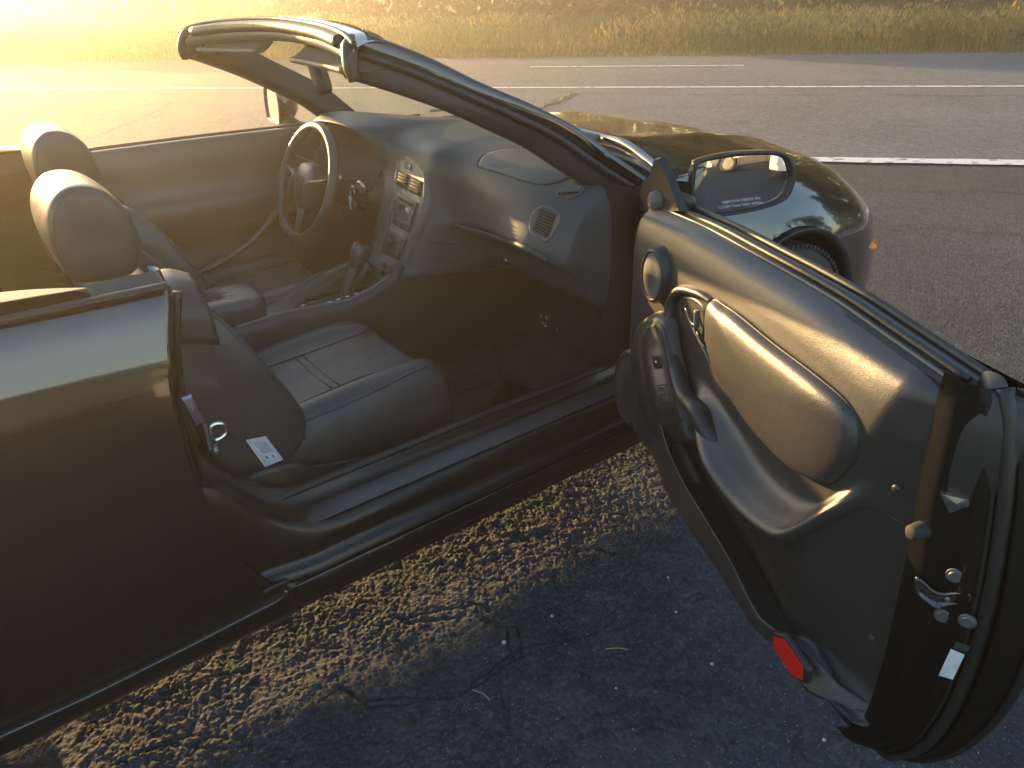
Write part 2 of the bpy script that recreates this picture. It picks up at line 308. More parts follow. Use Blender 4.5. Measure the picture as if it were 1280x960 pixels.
def blade(V, Fq, x, y, z, h, w, lean, th, curl=.5, seed=0):
    dx, dy = cos(th), sin(th); lx, ly = cos(th+1.3), sin(th+1.3); n = len(V)
    for k, (f, ww) in enumerate(((0, 1), (.55, .75), (1, .08))):
        o = lean*h*f*f*(1+curl*f); V += [(x+lx*o-dx*w*ww, y+ly*o-dy*w*ww, z+h*f*(1-.25*lean*f)), (x+lx*o+dx*w*ww, y+ly*o+dy*w*ww, z+h*f*(1-.25*lean*f))]
    Fq += [(n, n+1, n+3, n+2), (n+2, n+3, n+5, n+4)]
    if seed:                                     # a seed head: a small fat spindle of two crossed faces
        t = np.array(V[-1]); s = seed
        for dd in ((dx, dy), (-dy, dx)):
            m = len(V); V += [tuple(t+[-dd[0]*s*.25, -dd[1]*s*.25, s*.3]), tuple(t+[0, 0, -s*.1]), tuple(t+[dd[0]*s*.25, dd[1]*s*.25, s*.3]), tuple(t+[lx*s*.4, ly*s*.4, s])]
            Fq.append((m, m+1, m+2, m+3))
for i in range(90):
    f = random.random(); p = p0*(1-f)+p2*f+rng.normal(0, .02, 2); blade(V, Fq, p[0], p[1], 0, random.uniform(.02, .06), .006, .6, random.random()*6)
props(O('crack_weeds', V, Fq, GRASSM), 'yellow weeds sprouting along the crack in the road beyond the hood', 'weeds', kind='stuff')
# verge of tall grass
def straw(name, c1, c2, tr):
    m = bpy.data.materials.new(name); m.use_nodes = True; t = m.node_tree; b = t.nodes['Principled BSDF']; b.inputs['Roughness'].default_value = .6
    g = t.nodes.new('ShaderNodeNewGeometry'); n = t.nodes.new('ShaderNodeTexNoise'); n.inputs['Scale'].default_value = .35; n.inputs['Detail'].default_value = 4
    ad = t.nodes.new('ShaderNodeMath'); ad.operation = 'MULTIPLY_ADD'; ad.inputs[1].default_value = .45; t.links.new(g.outputs['Random Per Island'], ad.inputs[0])
    tc = t.nodes.new('ShaderNodeTexCoord'); t.links.new(tc.outputs['Object'], n.inputs[0]); t.links.new(n.outputs[0], ad.inputs[2])
    r = t.nodes.new('ShaderNodeValToRGB'); r.color_ramp.elements[0].position = .45; r.color_ramp.elements[1].position = .95; r.color_ramp.elements[0].color = (*c1, 1); r.color_ramp.elements[1].color = (*c2, 1)
    t.links.new(ad.outputs[0], r.inputs[0]); t.links.new(r.outputs[0], b.inputs['Base Color'])
    tl = t.nodes.new('ShaderNodeBsdfTranslucent'); mx = t.nodes.new('ShaderNodeMixShader'); mx.inputs[0].default_value = tr; t.links.new(r.outputs[0], tl.inputs[0])
    t.links.new(b.outputs[0], mx.inputs[1]); t.links.new(tl.outputs[0], mx.inputs[2]); t.links.new(mx.outputs[0], t.nodes['Material Output'].inputs[0]); return m
MEADOW = straw('meadow_grass', (.045, .07, .018), (.40, .29, .10), .4); SHORT = straw('short_grass', (.10, .12, .03), (.24, .19, .07), .3)
def field(name, n, a0, a1, b0, b1, hf, w, m, sfrac, z=-.03):
    V = []; Fq = []
    for i in range(n):
        b = b0+(b1-b0)*random.random()**1.6; a = a0+(a1-a0)*random.random()
        pn = float(vnoise(np.array([a*.7]), np.array([b*.7]), 21)[0]); x, y, _ = rw(a, b); h = hf(b, pn)*random.uniform(.55, 1.1)
        blade(V, Fq, x, y, z, h, w*random.uniform(.6, 1.3), random.uniform(.05, .45), random.random()*6.28, .5, random.uniform(.05, .11) if random.random() < sfrac else 0)
    return props(O(name, V, Fq, m, smooth=False), kind='stuff')
GREENG = straw('green_grass', (.03, .062, .015), (.13, .155, .04), .3); GOLD = straw('seed_stalks', (.22, .16, .06), (.62, .42, .15), .45)
gr = field('meadow_grass', 40000, -20, 24, 13.4, 25, lambda b, p: (.20+.34*min(1, (b-13.2)/2.5))*(1-.05*max(0, b-16))*(.6+.75*p), .011, GREENG, .10)
props(gr, 'dense green meadow grass on the far verge', 'grass')
def clumps(name, nc, m):
    V = []; Fq = []
    for i in range(nc):
        b = 13.35+(8.5 if i % 3 else 1.6)*random.random()**1.7; a = -19+42*random.random(); pn = float(vnoise(np.array([a*.45]), np.array([b*.6]), 33)[0])
        if pn < .38+.2*random.random(): continue
        H_ = (.40 if b < 15 else .50-.030*(b-15))*(.65+.6*pn)*random.uniform(.8, 1.35)
        for k in range(random.randint(5, 13)):
            x, y, _ = rw(a+random.gauss(0, .10), b+random.gauss(0, .07)); blade(V, Fq, x, y, -.03, H_*random.uniform(.6, 1.15), .006, random.uniform(.05, .5), random.random()*6.28, .6, random.uniform(.07, .15))
    return props(O(name, V, Fq, m, smooth=False), kind='stuff')
gk = clumps('seed_head_grass', 2600, GOLD); props(gk, 'tall golden seed head stalks in loose clumps along the verge', 'grass')
gs = field('short_grass', 16000, -20, 24, 12.72, 14.2, lambda b, p: .05+.14*(b-12.6)*(.5+p), .012, SHORT, .03)
props(gs, 'short yellow green grass along the far road edge', 'grass')
vg = strip('verge', -120, 120, 12.80, 60, -.02, EARTH)
# small stones and twigs in the near asphalt
STONE = mat('pale_stone', (.5, .48, .45), .7, var=(90, (.35, .33, .3), .4, .6))
for u, v, r, lab in [(630, 803, .006, 'largest pale pebble, on the shaded asphalt at bottom centre'), (690, 770, .004, 'pale pebble just above and right of the largest pebble'), (845, 765, .0035, 'small pebble right of the pale twig, nearer the door'), (890, 830, .004, 'pale pebble on asphalt left of the red reflector'), (835, 722, .003, 'tiny pebble on asphalt beside the lower door edge'), (1030, 925, .004, 'pale pebble below the bottom corner of the open door'), (770, 860, .003, 'tiny pebble on asphalt below the pale twig'), (570, 700, .003, 'tiny pebble at the edge of the sunlit strip beside the sill'), (720, 650, .003, 'tiny pebble in the sunlit strip near the door'), (1240, 880, .004, 'pale pebble on the asphalt right of the door end')]:
    p = un(u, v, 'z', .004); mb = MB(); q = [(0, -.6), (.8, -.5), (1, 0), (.7, .6), (0, .75)]
    mb.lathe(p, (random.random()*.4, random.random()*.4, 1), [(a*r*random.uniform(.85, 1.1), h*r) for a, h in q], 7)
    props(mb.build('pebble', STONE, angle=30), lab, 'pebble', 'pebbles on the near asphalt')
TW = mat('dry_stem', (.35, .26, .12), .7)
for q, lab in (([(757, 811), (772, 810), (785, 812)], 'thin pale twig lying on shaded asphalt left of the red reflector'), ([(590, 862), (605, 868), (612, 875)], 'small straw piece on the dark asphalt at bottom centre')):
    tw = MB().tube(cr([un(u, v, 'z', .006) for u, v in q], 8), .0012, 5).build('twig', TW); props(tw, lab, 'twig')

# ------------------------------------------------------------------ the convertible: body
car = empty('convertible', (-.9, 0, 0), 'black two-door convertible with its top down and passenger door wide open', 'car')
SILLM = mat('sill_vinyl', (.045, .045, .05), .38, bump=('v', 700, .0003))
def sec(*p): return [(q[0], q[1]) for q in p]
FX = [-.46, -.2, 0, .2, .35, .5, .62, .74, .86, .95]
FS = [  # centre -> side (|y|, z)
 sec((0, .925), (.25, .925), (.48, .915), (.62, .895), (.69, .88), (.755, .85), (.80, .80), (.832, .72), (.852, .62), (.858, .50), (.862, .38), (.862, .27), (.83, .20)),
 sec((0, .925), (.25, .92), (.46, .91), (.60, .885), (.68, .87), (.755, .835), (.805, .78), (.840, .70), (.862, .61), (.868, .50), (.868, .38), (.865, .28), (.83, .21)),
 sec((0, .905), (.25, .90), (.45, .885), (.58, .868), (.67, .850), (.745, .815), (.80, .765), (.845, .69), (.872, .61), (.876, .50), (.875, .38), (.868, .28), (.83, .21)),
 sec((0, .885), (.25, .88), (.44, .866), (.57, .85), (.66, .828), (.735, .79), (.79, .745), (.835, .68), (.868, .60), (.874, .50), (.872, .38), (.862, .27), (.82, .21)),
 sec((0, .862), (.25, .856), (.43, .842), (.55, .825), (.64, .80), (.71, .765), (.765, .725), (.815, .665), (.845, .59), (.855, .49), (.853, .38), (.845, .27), (.80, .21)),
 sec((0, .830), (.25, .824), (.42, .81), (.53, .792), (.62, .765), (.685, .73), (.74, .692), (.79, .64), (.818, .575), (.832, .48), (.832, .38), (.822, .28), (.78, .21)),
 sec((0, .79), (.24, .785), (.40, .772), (.51, .755), (.59, .73), (.65, .695), (.70, .66), (.745, .615), (.775, .56), (.795, .47), (.797, .38), (.788, .28), (.75, .21)),
 sec((0, .735), (.23, .73), (.38, .718), (.48, .70), (.55, .678), (.605, .65), (.65, .62), (.69, .585), (.715, .54), (.735, .46), (.738, .38), (.73, .29), (.69, .22)),
 sec((0, .665), (.22, .66), (.35, .65), (.43, .635), (.49, .617), (.54, .595), (.58, .572), (.612, .545), (.635, .51), (.65, .45), (.652, .38), (.645, .30), (.61, .23)),
 sec((0, .56), (.2, .558), (.30, .552), (.37, .545), (.41, .535), (.45, .522), (.48, .51), (.505, .495), (.522, .475), (.53, .43), (.53, .38), (.522, .32), (.50, .26))]
FC = np.array([[(x, y, z) for y, z in s] for x, s in zip(FX, FS)])
def FFN(sgn):
    g = surf(FC, 150, 110); g[..., 1] *= sgn
    if sgn > 0: g[..., 2] += .03*np.clip((.45-g[..., 2])/.2, 0, 1)  # far fender's lower edge raised so low sun passes under the car
    return g
AX, AZ, AR = .02, .315, .375                    # wheel arch
def cut_arch(G, ax, az, ar, cols=None, name='fender', m=PAINT, parent=car, jsel=None, isel=None, thick=.0):
    G = G.copy(); nu, nv, _ = G.shape
    d = np.hypot(G[..., 0]-ax, G[..., 2]-az); side = np.abs(G[..., 1]) > .55
    cellx = .018; near = (np.abs(d-ar) < cellx*.75) & side
    f = gridf(nu, nv); V = G.reshape(-1, 3); cen = V[f].mean(1); dc = np.hypot(cen[:, 0]-ax, cen[:, 2]-az)
    inside = (dc < ar) & (np.abs(cen[:, 1]) > .55) & (cen[:, 2] < az+ar+.01)
    kf = ~inside
    if isel is not None: kf &= isel(cen)
    f = f[kf]
    vv = V.copy(); used = np.zeros(len(V), int); np.add.at(used, gridf(nu, nv)[inside].ravel(), 1); bd = (used > 0)
    dd = np.hypot(vv[:, 0]-ax, vv[:, 2]-az); s = (ar/np.maximum(dd, 1e-6)); t = bd & (dd > .2)
    vv[t, 0] = ax+(vv[t, 0]-ax)*s[t]; vv[t, 2] = az+(vv[t, 2]-az)*s[t]
    return O(name, vv, f.tolist(), m, parent, thick=thick)
def crease(x): return np.interp(x, [-.46, .0, .35, .62, .95], [.705, .66, .625, .58, .41])
HEDGE = lambda y: -.205-.02*np.abs(y)-.36*np.abs(y)**2.2      # hood rear lip x for |y|
for sgn in (-1, 1):
    G = FFN(sgn)
    cut_arch(G, AX, AZ, AR, isel=lambda c: (np.abs(c[:, 1]) > crease(c[:, 0])) & (c[:, 0] < .60) & (c[:, 0] > -.46), name='fender')
    # bumper side and nose
    f = gridf(150, 110); cen = G.reshape(-1, 3)[f].mean(1); kf = (cen[:, 0] >= .60) & (np.abs(cen[:, 1]) > crease(cen[:, 0]))
    O('front_bumper', G.reshape(-1, 3), f[kf].tolist(), PAINT, car)
def hoodz(x, y):
    s = np.array([[np.interp(y, FC[i, :, 1], FC[i, :, 2])] for i in range(len(FX))])[:, 0]; return np.interp(x, FX, s)
hg = []
for t in np.linspace(0, 1, 40):
    row = []
    for q in np.linspace(-1, 1, 61):
        a = abs(q); x0 = HEDGE(a*.70); x = x0+(1-(1-t)**1.0)*(.80-x0); y = a*(crease(x)-.004); row.append((x, math.copysign(y, q), hoodz(x, y)+.003+.008*math.exp(-((a-.55)/.10)**2)*min(1, (1-t)*3)))
    hg.append(row)
hg = np.array(hg); lip = hg[0].copy(); lip[:, 2] -= .022; lip[:, 0] += .004
hg = np.concatenate([lip[None], hg]); O('hood', hg.reshape(-1, 3), gridf(41, 61), PAINT, car)
# washer nozzle on the hood
n0 = un(766, 168, 'z', .905); MB().lathe(n0, (-.2, 0, 1), [(.013, -.01), (.013, .006), (.009, .012), (0, .013)], 12).build('washer_nozzle', PLAST2, car)
# wheel well, arch lip, wheels
def well(ax, az, ar, sgn, yo, nm='wheel_well'):
    th = np.linspace(-.35, pi+.35, 30); V = []; yi = .42
    for r, y in ((ar, yo), (ar-.018, yo-.012), (ar+.01, yo-.05), (ar+.01, yi), (.02, yi)): V.append([(ax+r*cos(t), sgn*y, az+r*sin(t)) for t in th])
    V = np.array(V); O(nm, V.reshape(-1, 3), gridf(5, 30), PLAST, car, thick=.003)
def wheel(x, sgn, steer=0):
    c = np.array((x, sgn*.765, .315)); ax = np.array((sin(steer)*sgn, cos(steer)*sgn, 0.)); 
    w = empty('wheel', c); w.parent = car; w.location = Vector(c)-WLOC[car.name]
    T = .205; mb = MB(); mb.lathe(c, ax, [(.20, -T/2), (.27, -T/2-.004), (.300, -T/2+.012), (.315, -T/2+.03), (.317, 0), (.315, T/2-.03), (.300, T/2-.012), (.27, T/2+.004), (.235, T/2+.006), (.212, T/2-.004), (.205, T/2-.02), (.2, -T/2)], 72)
    b = np.cross(ax, [0, 0, 1])
    for k in range(90):                          # tread blocks
        t = k*2*pi/90; rd = np.cos(t)*b+np.sin(t)*np.array([0, 0, 1]); tg = np.cross(ax, rd)
        for q in (-.07, -.025, .025, .07): mb.box(c+rd*.317+ax*q, (.012, .036, .013), (rd, ax, tg))
    mb.build('tyre', TYRE, w, angle=35)
    mb = MB(); mb.lathe(c, ax, [(.205, T/2-.012), (.207, T/2-.004), (.198, T/2-.004), (.186, T/2-.02), (.18, -.06), (.19, -T/2)], 48)
    for k in range(7):
        t = k*2*pi/7; rd = np.cos(t)*b+np.sin(t)*np.array([0, 0, 1]); tg = np.cross(ax, rd); mb.box(c+rd*.115+ax*(T/2-.03), (.165, .03, .05), (rd, ax, tg))
    mb.lathe(c, ax, [(.055, 0), (.055, T/2-.015), (.045, T/2-.006), (0, T/2-.004)], 24); mb.build('rim', ALLOY, w, angle=35)
for sgn in (-1, 1):
    well(AX, AZ, AR, sgn, .872); wheel(AX, sgn, R(4)); well(-2.64, .315, .365, sgn, .862); wheel(-2.64, sgn)
# side marker and lamp lens
def on_front(x, z, sgn=-1):
    return np.array((x, sgn*np.interp(-z, [-q for q in [np.interp(x, FX, FC[:, j, 2]) for j in range(13)]], [np.interp(x, FX, FC[:, j, 1]) for j in range(13)]), z))
def lens(nm, x0, x1, z0, z1, m, sgn=-1, lift=.006):
    g = np.array([[on_front(x, z, sgn)+np.array((0, sgn*lift*(1 if 0 < i < 5 and 0 < j < 3 else -.5), 0)) for j, z in enumerate(np.linspace(z0, z1, 4))] for i, x in enumerate(np.linspace(x0, x1, 6))])
    O(nm, g.reshape(-1, 3), gridf(6, 4), m, car, sub=1)
for sgn in (-1, 1): lens('marker_lamp', .575, .665, .470, .520, AMBER, sgn, .022)
lens('bumper_gap', .597, .603, .25, .66, HOLE, -1, .003)

# ---- rear quarter panels with rocker
QZ = [.945, .930, .915, .885, .80, .70, .60, .48, .36, .27, .245, .185, .15]
QY = [.745, .775, .790, .803, .828, .846, .858, .866, .868, .862, .868, .860, .82]
SHZ = [.95, .911, .771, .654, .514, .381, .30, .255, .16]; SHX = [-1.728, -1.732, -1.766, -1.776, -1.773, -1.741, -1.70, -1.655, -1.652]
def shutx(z): return np.interp(-np.asarray(z), [-q for q in SHZ], SHX)
zz = cr(np.array(QZ)[:, None], 90)[:, 0]; yy = np.interp(-zz, [-q for q in QZ], QY)
ker = np.ones(5)/5; yy[2:-2] = np.convolve(yy, ker, 'valid')
for sgn in (-1, 1):
    G = []
    for t in np.linspace(0, 1, 120):
        x = shutx(zz)*(1-t)+(-3.35)*t; G.append(np.stack([x, sgn*(yy-.10*np.clip((-x-2.6)/.8, 0, 1)**2), zz+.02*np.clip((-x-1.7)/1, 0, 1)*(zz > .8)+(.066*np.clip((.4-zz)/.2, 0, 1) if sgn > 0 else 0)], -1))  # unseen far quarter's bottom lifted to let sunlight through beneath
    G = np.array(G); ring = G[0].copy(); ring[:, 1] -= sgn*.022; ring2 = ring.copy(); ring2[:, 0] -= .012; ring2[:, 1] -= sgn*.02
    cut_arch(np.concatenate([ring2[None], ring[None], G]), -2.64, .315, .365, name='quarter_panel')
    # belt moulding on top of the quarter
    P = [(x, sgn*(.792 if x > -2.2 else .785), .93+.02*min(1, (-x-1.7))) for x in (-1.735, -1.9, -2.2, -2.6, -3.1)]
    TUBE('belt_moulding', P, .012, RUBBER, car, flat=.6)
    # B post: jamb seen behind the shut line
    z1 = np.linspace(.90, .375, 24); J = []
    for (dx_, y) in ((-.012, .846), (-.004, .80), (.012, .775), (.022, .77), (.022, .72), (-.02, .69), (-.10, .66)):
        J.append([(shutx(z)+dx_+(.0 if z > .5 else (.5-z)*.18*(y < .8)), sgn*(y-.028*(z > .85)*1.0-(.02 if z > .8 else 0)), z) for z in z1])
    O('door_jamb', np.array(J).reshape(-1, 3), gridf(7, 24), JAMB, car)
    TUBE('door_seal', [(shutx(z)+.024+(.0 if z > .5 else (.5-z)*.2), sgn*.745, z) for z in (.90, .8, .7, .6, .5, .42, .39)]+[(-1.60, sgn*.735, .393), (-1.3, sgn*.733, .395), (-.9, sgn*.733, .395), (-.62, sgn*.735, .395)], .009, RUBBER, car, res=60)
    # rocker and sill
    SEC = [(.62, .25), (.66, .30), (.690, .375), (.715, .392), (.735, .388), (.748, .368), (.775, .362), (.815, .362), (.838, .355), (.848, .335), (.845, .305), (.852, .292), (.862, .285), (.868, .270), (.862, .262), (.868, .252), (.868, .232), (.858, .20), (.82, .185), (.5, .185)]
    XS = np.linspace(-1.82, -.46, 20); g = []
    for x in XS:
        e = min(1.9, max(0, (-1.53-x)/.12)); f2 = max(0, (x+.56)/.1); g.append([(x, sgn*(y-(.014 if x < -1.66 else 0)), z+(.05*e**2 if z > .34 else 0)+(.034*min(1, max(0, (.36-z)/.12)) if sgn > 0 else 0)) for y, z in SEC])  # far rocker shaped higher to set the width of the sunlit strip
    gg = cr(np.array(g), 30); gg = np.swapaxes(cr(np.swapaxes(gg, 0, 1), 110), 0, 1); O('rocker', gg.reshape(-1, 3), gridf(30, 110), JAMB, car)
    MB().box((-1.1, sgn*.80, .3655), (.92, .060, .004)).build('sill_plate', SILLM, car, bevel=.002)
    for k in range(1): TUBE('rocker_moulding', [(-1.645, sgn*(.870-.001*k), .262-.016*k), (-1.1, sgn*.871, .262-.016*k), (-.5, sgn*.871, .262-.016*k)], .0042, PAINT, car, n=6)
# seam clip at the end of the rocker moulding and striker hardware on the right jamb
rbox('seam_cover', un(345, 733, 'y', -.868), (.055, .008, .012), RUBBER, car, bevel=.003)
TUBE('rocker_moulding', [un(u, v, 'y', -.868) for u, v in ((-90, 960), (0, 921), (120, 866), (240, 806), (362, 743))], .005, PAINT, car, n=8)
s0 = un(263, 538, 'y', -.80); mb = MB()
mb.box(s0+[-.012, .004, 0], (.006, .05, .058)); mb.tube(crc([s0+[.0, -.014, .016], s0+[.022, -.014, .012], s0+[.023, -.014, -.008], s0+[.0, -.014, -.014]], 20), .0038, 8, True); mb.build('striker', CHROME, car, angle=40)
s1 = un(268, 562, 'y', -.80); MB().lathe(s1, (1, -.3, 0), [(.010, 0), (.010, .006), (.004, .008), (0, .008)], 12).build('jamb_bolt', ZINC, car, angle=40)
s2 = un(237, 514, 'y', -.815); pillow('jamb_bracket', [(-.014, .03), (.004, .032), (.016, -.026), (-.002, -.034)], [(0, 0), (.12, .006), (1, .008)], lambda a, b, h: s2+np.array((a+.005, -h, b)), CHROME, car, sharp=True, n=16, angle=30)
# inner side walls, floor, bulkheads
for sgn in (-1, 1):
    SURF('rear_side_trim', [[(x, sgn*(.74-.0*k), z) for k, z in enumerate((.94, .8, .6, .3))] for x in (-1.74, -2.2, -2.9)], 10, 10, PLAST, car)
    MB().box((-2.64, sgn*.56, .5), (.8, .03, .7)).build('inner_wheelhouse', CARPET, car)
f = SURF('floor_carpet', [[(x, y, z) for y in (-.66, -.4, -.15, .15, .4, .66)] for x, z in ((-2.05, .34), (-1.5, .25), (-1.0, .245), (-.62, .25), (-.42, .36), (-.34, .56), (-.33, .8))], 30, 20, CARPET, car)
MB().box((-1.25, 0, .215), (1.7, .86, .02)).build('underbody', HOLE, car)
for sgn in (-1, 1):
    SURF('kick_panel', [[(x, sgn*y, z) for z, y in ((.90, .69), (.70, .68), (.5, .67), (.27, .655))] for x in (-.80 if False else -.62, -.5, -.33)], 8, 8, CARPET, car)
    # front door post (A post) seen behind the open door
    SURF('front_door_post', [[(x, sgn*y, z) for z in (.90, .7, .5, .36, .2)] for x, y in ((-.62, .70), (-.585, .745), (-.55, .76), (-.50, .765), (-.45, .80), (-.44, .85))], 12, 12, JAMB, car)
# rear seat area, folded roof stack and its cover
MB().box((-2.12, 0, .62), (.10, 1.36, .6)).build('rear_seat_back', LEATHER, car, bevel=.04)
MB().box((-1.95, 0, .42), (.30, 1.3, .16)).build('rear_seat_cushion', LEATHER, car, bevel=.04)
SURF('tonneau_cover', [[(x-dx_*k, y, z) for y, dx_ in ((-.775, 0), (-.765, .0), (-.70, .10), (-.64, .30), (-.5, .46), (0, .5), (.5, .46), (.64, .30), (.70, .10), (.765, 0), (.775, 0))] for x, z, k in ((-1.850, .90, 1), (-1.852, .944, 1), (-1.90, .953, 1), (-2.2, .968, .9), (-2.6, .985, .5), (-3.2, .99, 0))], 40, 60, FABRIC, car)
SURF('rear_deck', [[(x, y*s_, z) for y, s_ in ((-.76, 1), (-.4, 1), (0, 1), (.4, 1), (.76, 1))] for x, z in ((-3.18, .985), (-3.4, .97), (-3.62, .93), (-3.72, .8), (-3.74, .5), (-3.68, .25))], 16, 16, PAINT, car)
MB().box((-3.25, 0, .2), (.9, 1.4, .02)).build('rear_underbody', HOLE, car)

# ---- windshield frame
PO = [(-1.14, .475, 1.272), (-1.03, .53, 1.222), (-.917, .58, 1.160), (-.80, .625, 1.102), (-.689, .66, 1.040), (-.58, .70, .955), (-.50, .735, .895), (-.44, .77, .855)]
PI = [(-1.185, .45, 1.190), (-1.085, .505, 1.150), (-.99, .55, 1.107), (-.89, .58, 1.055), (-.794, .605, 1.002), (-.69, .645, .925), (-.60, .68, .865), (-.55, .70, .80)]
for sgn in (-1, 1):
    g = []
    for o_, i_ in zip(PO, PI):
        o_ = np.array(o_); i_ = np.array(i_); m_ = (o_+i_)/2; up = (o_-i_); inn = np.array((.25, -1, .1)); inn /= np.linalg.norm(inn)
        out = np.array((-.12, 1, .3)); L = np.linalg.norm(up)
        g.append([o_+inn*.055-up*.05, o_+inn*.02+up*.06, o_+np.array((0, .004, .004)), o_-up*.22+out*.012, o_-up*.40+out*.010, o_-up*.43+out*.002, o_-up*.55+out*.004, o_-up*.80+out*.006, i_+out*.0, i_+inn*.03-up*.05, i_+inn*.06+up*.10, o_+inn*.06-up*.35, o_+inn*.055-up*.05])
    g = np.array(g); g[..., 1] *= sgn; g[..., 0] -= .078*(sgn > 0)
    gg = surf(g, 48, 60); nv = 60; top = gg[:, :22]; bot = gg[:, 21:]
    O('windshield_pillar', top.reshape(-1, 3), gridf(48, 22), PAINT, car); O('pillar_trim', bot.reshape(-1, 3), gridf(48, 39), PLAST, car)
    TUBE('pillar_weatherstrip', [np.array(o_)*[1, sgn, 1]*(.56)+np.array(i_)*[1, sgn, 1]*.44+np.array((-.004-.078*(sgn > 0), sgn*.012, .004)) for o_, i_ in zip(PO, PI)], .010, RUBBER, car, res=40)
HY = np.array([-.50, -.42, -.25, 0, .25, .42, .50]); hd = []
for y in HY:
    k = 1-(abs(y)/.5)**2; x = -1.150+.07*k-.075*(y+.5); z = 1.268+.030*k; dn = 0 if abs(y) < .45 else .01
    hd.append([(x+.075, y, z-.030-dn), (x+.05, y, z-.004-dn), (x+.01, y, z+.006-dn), (x-.030, y, z-.004-dn), (x-.048, y, z-.022-dn), (x-.050, y, z-.040-dn), (x-.03, y, z-.052-dn), (x+.02, y, z-.055-dn), (x+.07, y, z-.045-dn), (x+.075, y, z-.030-dn)])
hd = np.array(hd); gg = surf(hd, 50, 48); O('header', gg[:, :20].reshape(-1, 3), gridf(50, 20), PAINT, car); O('header_trim', gg[:, 19:].reshape(-1, 3), gridf(50, 29), VISOR, car)
TUBE('header_seal', [(p[3][0]-.012, p[3][1], p[3][2]-.012) for p in hd[1:-1]], .016, RUBBER, car, n=14, res=40)
TUBE('header_seal', [(p[3][0]-.005, p[3][1], p[3][2]+.006) for p in hd], .006, RUBBER, car, n=8, res=40)
for sgn in (-1, 1):                              # corner seal blocks at the header ends
    dxs = -.07*(sgn > 0); TUBE('corner_seal', [(-1.155+dxs, sgn*.43, 1.262), (-1.18+dxs, sgn*.465, 1.250), (-1.192+dxs, sgn*.485, 1.215), (-1.19+dxs, sgn*.49, 1.185)], [.017, .020, .018, .012], RUBBER, car, n=12, res=14)
# sun visors and inside mirror
for sgn, dz in ((-1, .0), (1, 0)):
    y0, y1 = sgn*.09, sgn*.42
    SURF('sun_visor', [[(-1.085-.075*(y+.5)-.16*abs(y)**1.6-a*.050, y, 1.240-.02*abs(y)-a*.026-.006*math.sin(pi*a)) for y in np.linspace(y0, y1, 4)] for a in (0, .33, .66, 1)], 12, 12, VISOR, car, thick=.012, bevel=.0)
mp = un(402, 90, 'y', 0.0); mb = MB().tube(cr([(mp[0]+.05, 0, mp[2]+.07), (mp[0]+.03, 0, mp[2]+.04), (mp[0]+.012, 0, mp[2]+.01)], 8), .007, 8); mb.build('mirror_stalk', PLAST, car)
ML = np.array((.10, -.22, -.97)); ML /= np.linalg.norm(ML); MW = np.array((.62, -.75, .2)); MW -= ML*(MW@ML); MW /= np.linalg.norm(MW); MN = np.cross(ML, MW)
imf = lambda a, b, h: np.array(mp)+np.array((-.006, 0, .0))+a*ML+b*MW+h*MN
ivp = [(-.050, .018), (0, .022), (.050, .020), (.058, 0), (.050, -.020), (0, -.022), (-.050, -.018), (-.056, 0)]
pillow('interior_mirror', ivp, [(0, 0), (.0, .012), (.1, .020), (1, .022)], imf, PLAST, car)
pillow('interior_mirror', ivp, [(0, 0), (.0, -.004), (.1, -.005), (1, -.005)], imf, PLAST, car)
# glass
TOPC = [(-1.090-.075*(y+.5)+.065*(1-(y/.46)**2), y, 1.245+.028*(1-(y/.46)**2)) for y in (-.46, -.25, 0, .25, .46)]
BOTC = [(-.50, -.69, .885), (-.375, -.42, .905), (-.345, 0, .915), (-.43, .42, .905), (-.58, .69, .885)]
MIDC = [((a[0]+b[0])/2+.022, (a[1]+b[1])/2, (a[2]+b[2])/2+.022) for a, b in zip(TOPC, BOTC)]
SURF('windshield', [TOPC, MIDC, BOTC], 24, 24, GLASS, car)
# cowl, grille slots, wiper
CW = [[(x+.01 if k == 0 else x, y, z) for k, (y, z) in enumerate(((-.72, .868), (-.45, .880), (0, .892), (.45, .880), (.72, .868)))] for x in (0,)]
g = []
for k, dx_ in enumerate((0, .03, .07, .12, .16)):
    g.append([(HEDGE(abs(y)*1.0)+.03-.155*(1-k/4)*(1-.25*abs(y)) , y, .862+.03*(1-abs(y)**2)-.02*(k == 2)) for y in (-.71, -.45, 0, .45, .71)])
SURF('cowl_panel', g, 14, 40, PLAST, car, thick=.003)
mb = MB()
for k in range(26):
    y = -.66+k*.0135; x = HEDGE(abs(y))-.028; mb.box((x, y, .888), (.035, .006, .008), ((1, .2, 0), (-.2, 1, 0), (0, 0, 1)))
mb.build('cowl_grille', PLAST2, car)
wp = [(-.30, -.10, .925), (-.345, -.3, .922), (-.40, -.50, .908), (-.44, -.62, .898)]
MB().tube(cr(wp, 20), np.linspace(.010, .005, 20), 8).build('wiper_arm', PLAST2, car)
MB().tube(cr([(p[0]-.018, p[1]+.06, p[2]+.004) for p in wp], 20), .005, 6).build('wiper_blade', RUBBER, car)
w0 = un(735, 172, 'z', .915); rbox('wiper_pivot_cap', w0, (.05, .075, .026), PLAST2, car, ax=[(1, .3, 0), (-.3, 1, .1), (0, -.1, 1)], bevel=.009)
TUBE('hood_rear_seal', [(HEDGE(abs(y))-.004, y, hoodz(HEDGE(abs(y)), abs(y))-.018) for y in (-.68, -.5, -.25, 0, .25, .5, .68)], .006, RUBBER, car, res=50)
w1 = [un(530, 144, 'z', .925), un(560, 143, 'z', .925), un(600, 152, 'z', .92)]
TUBE('wiper_arm', [np.array(p)+[.04, .02, .01] for p in w1], .006, ZINC, car, n=6)
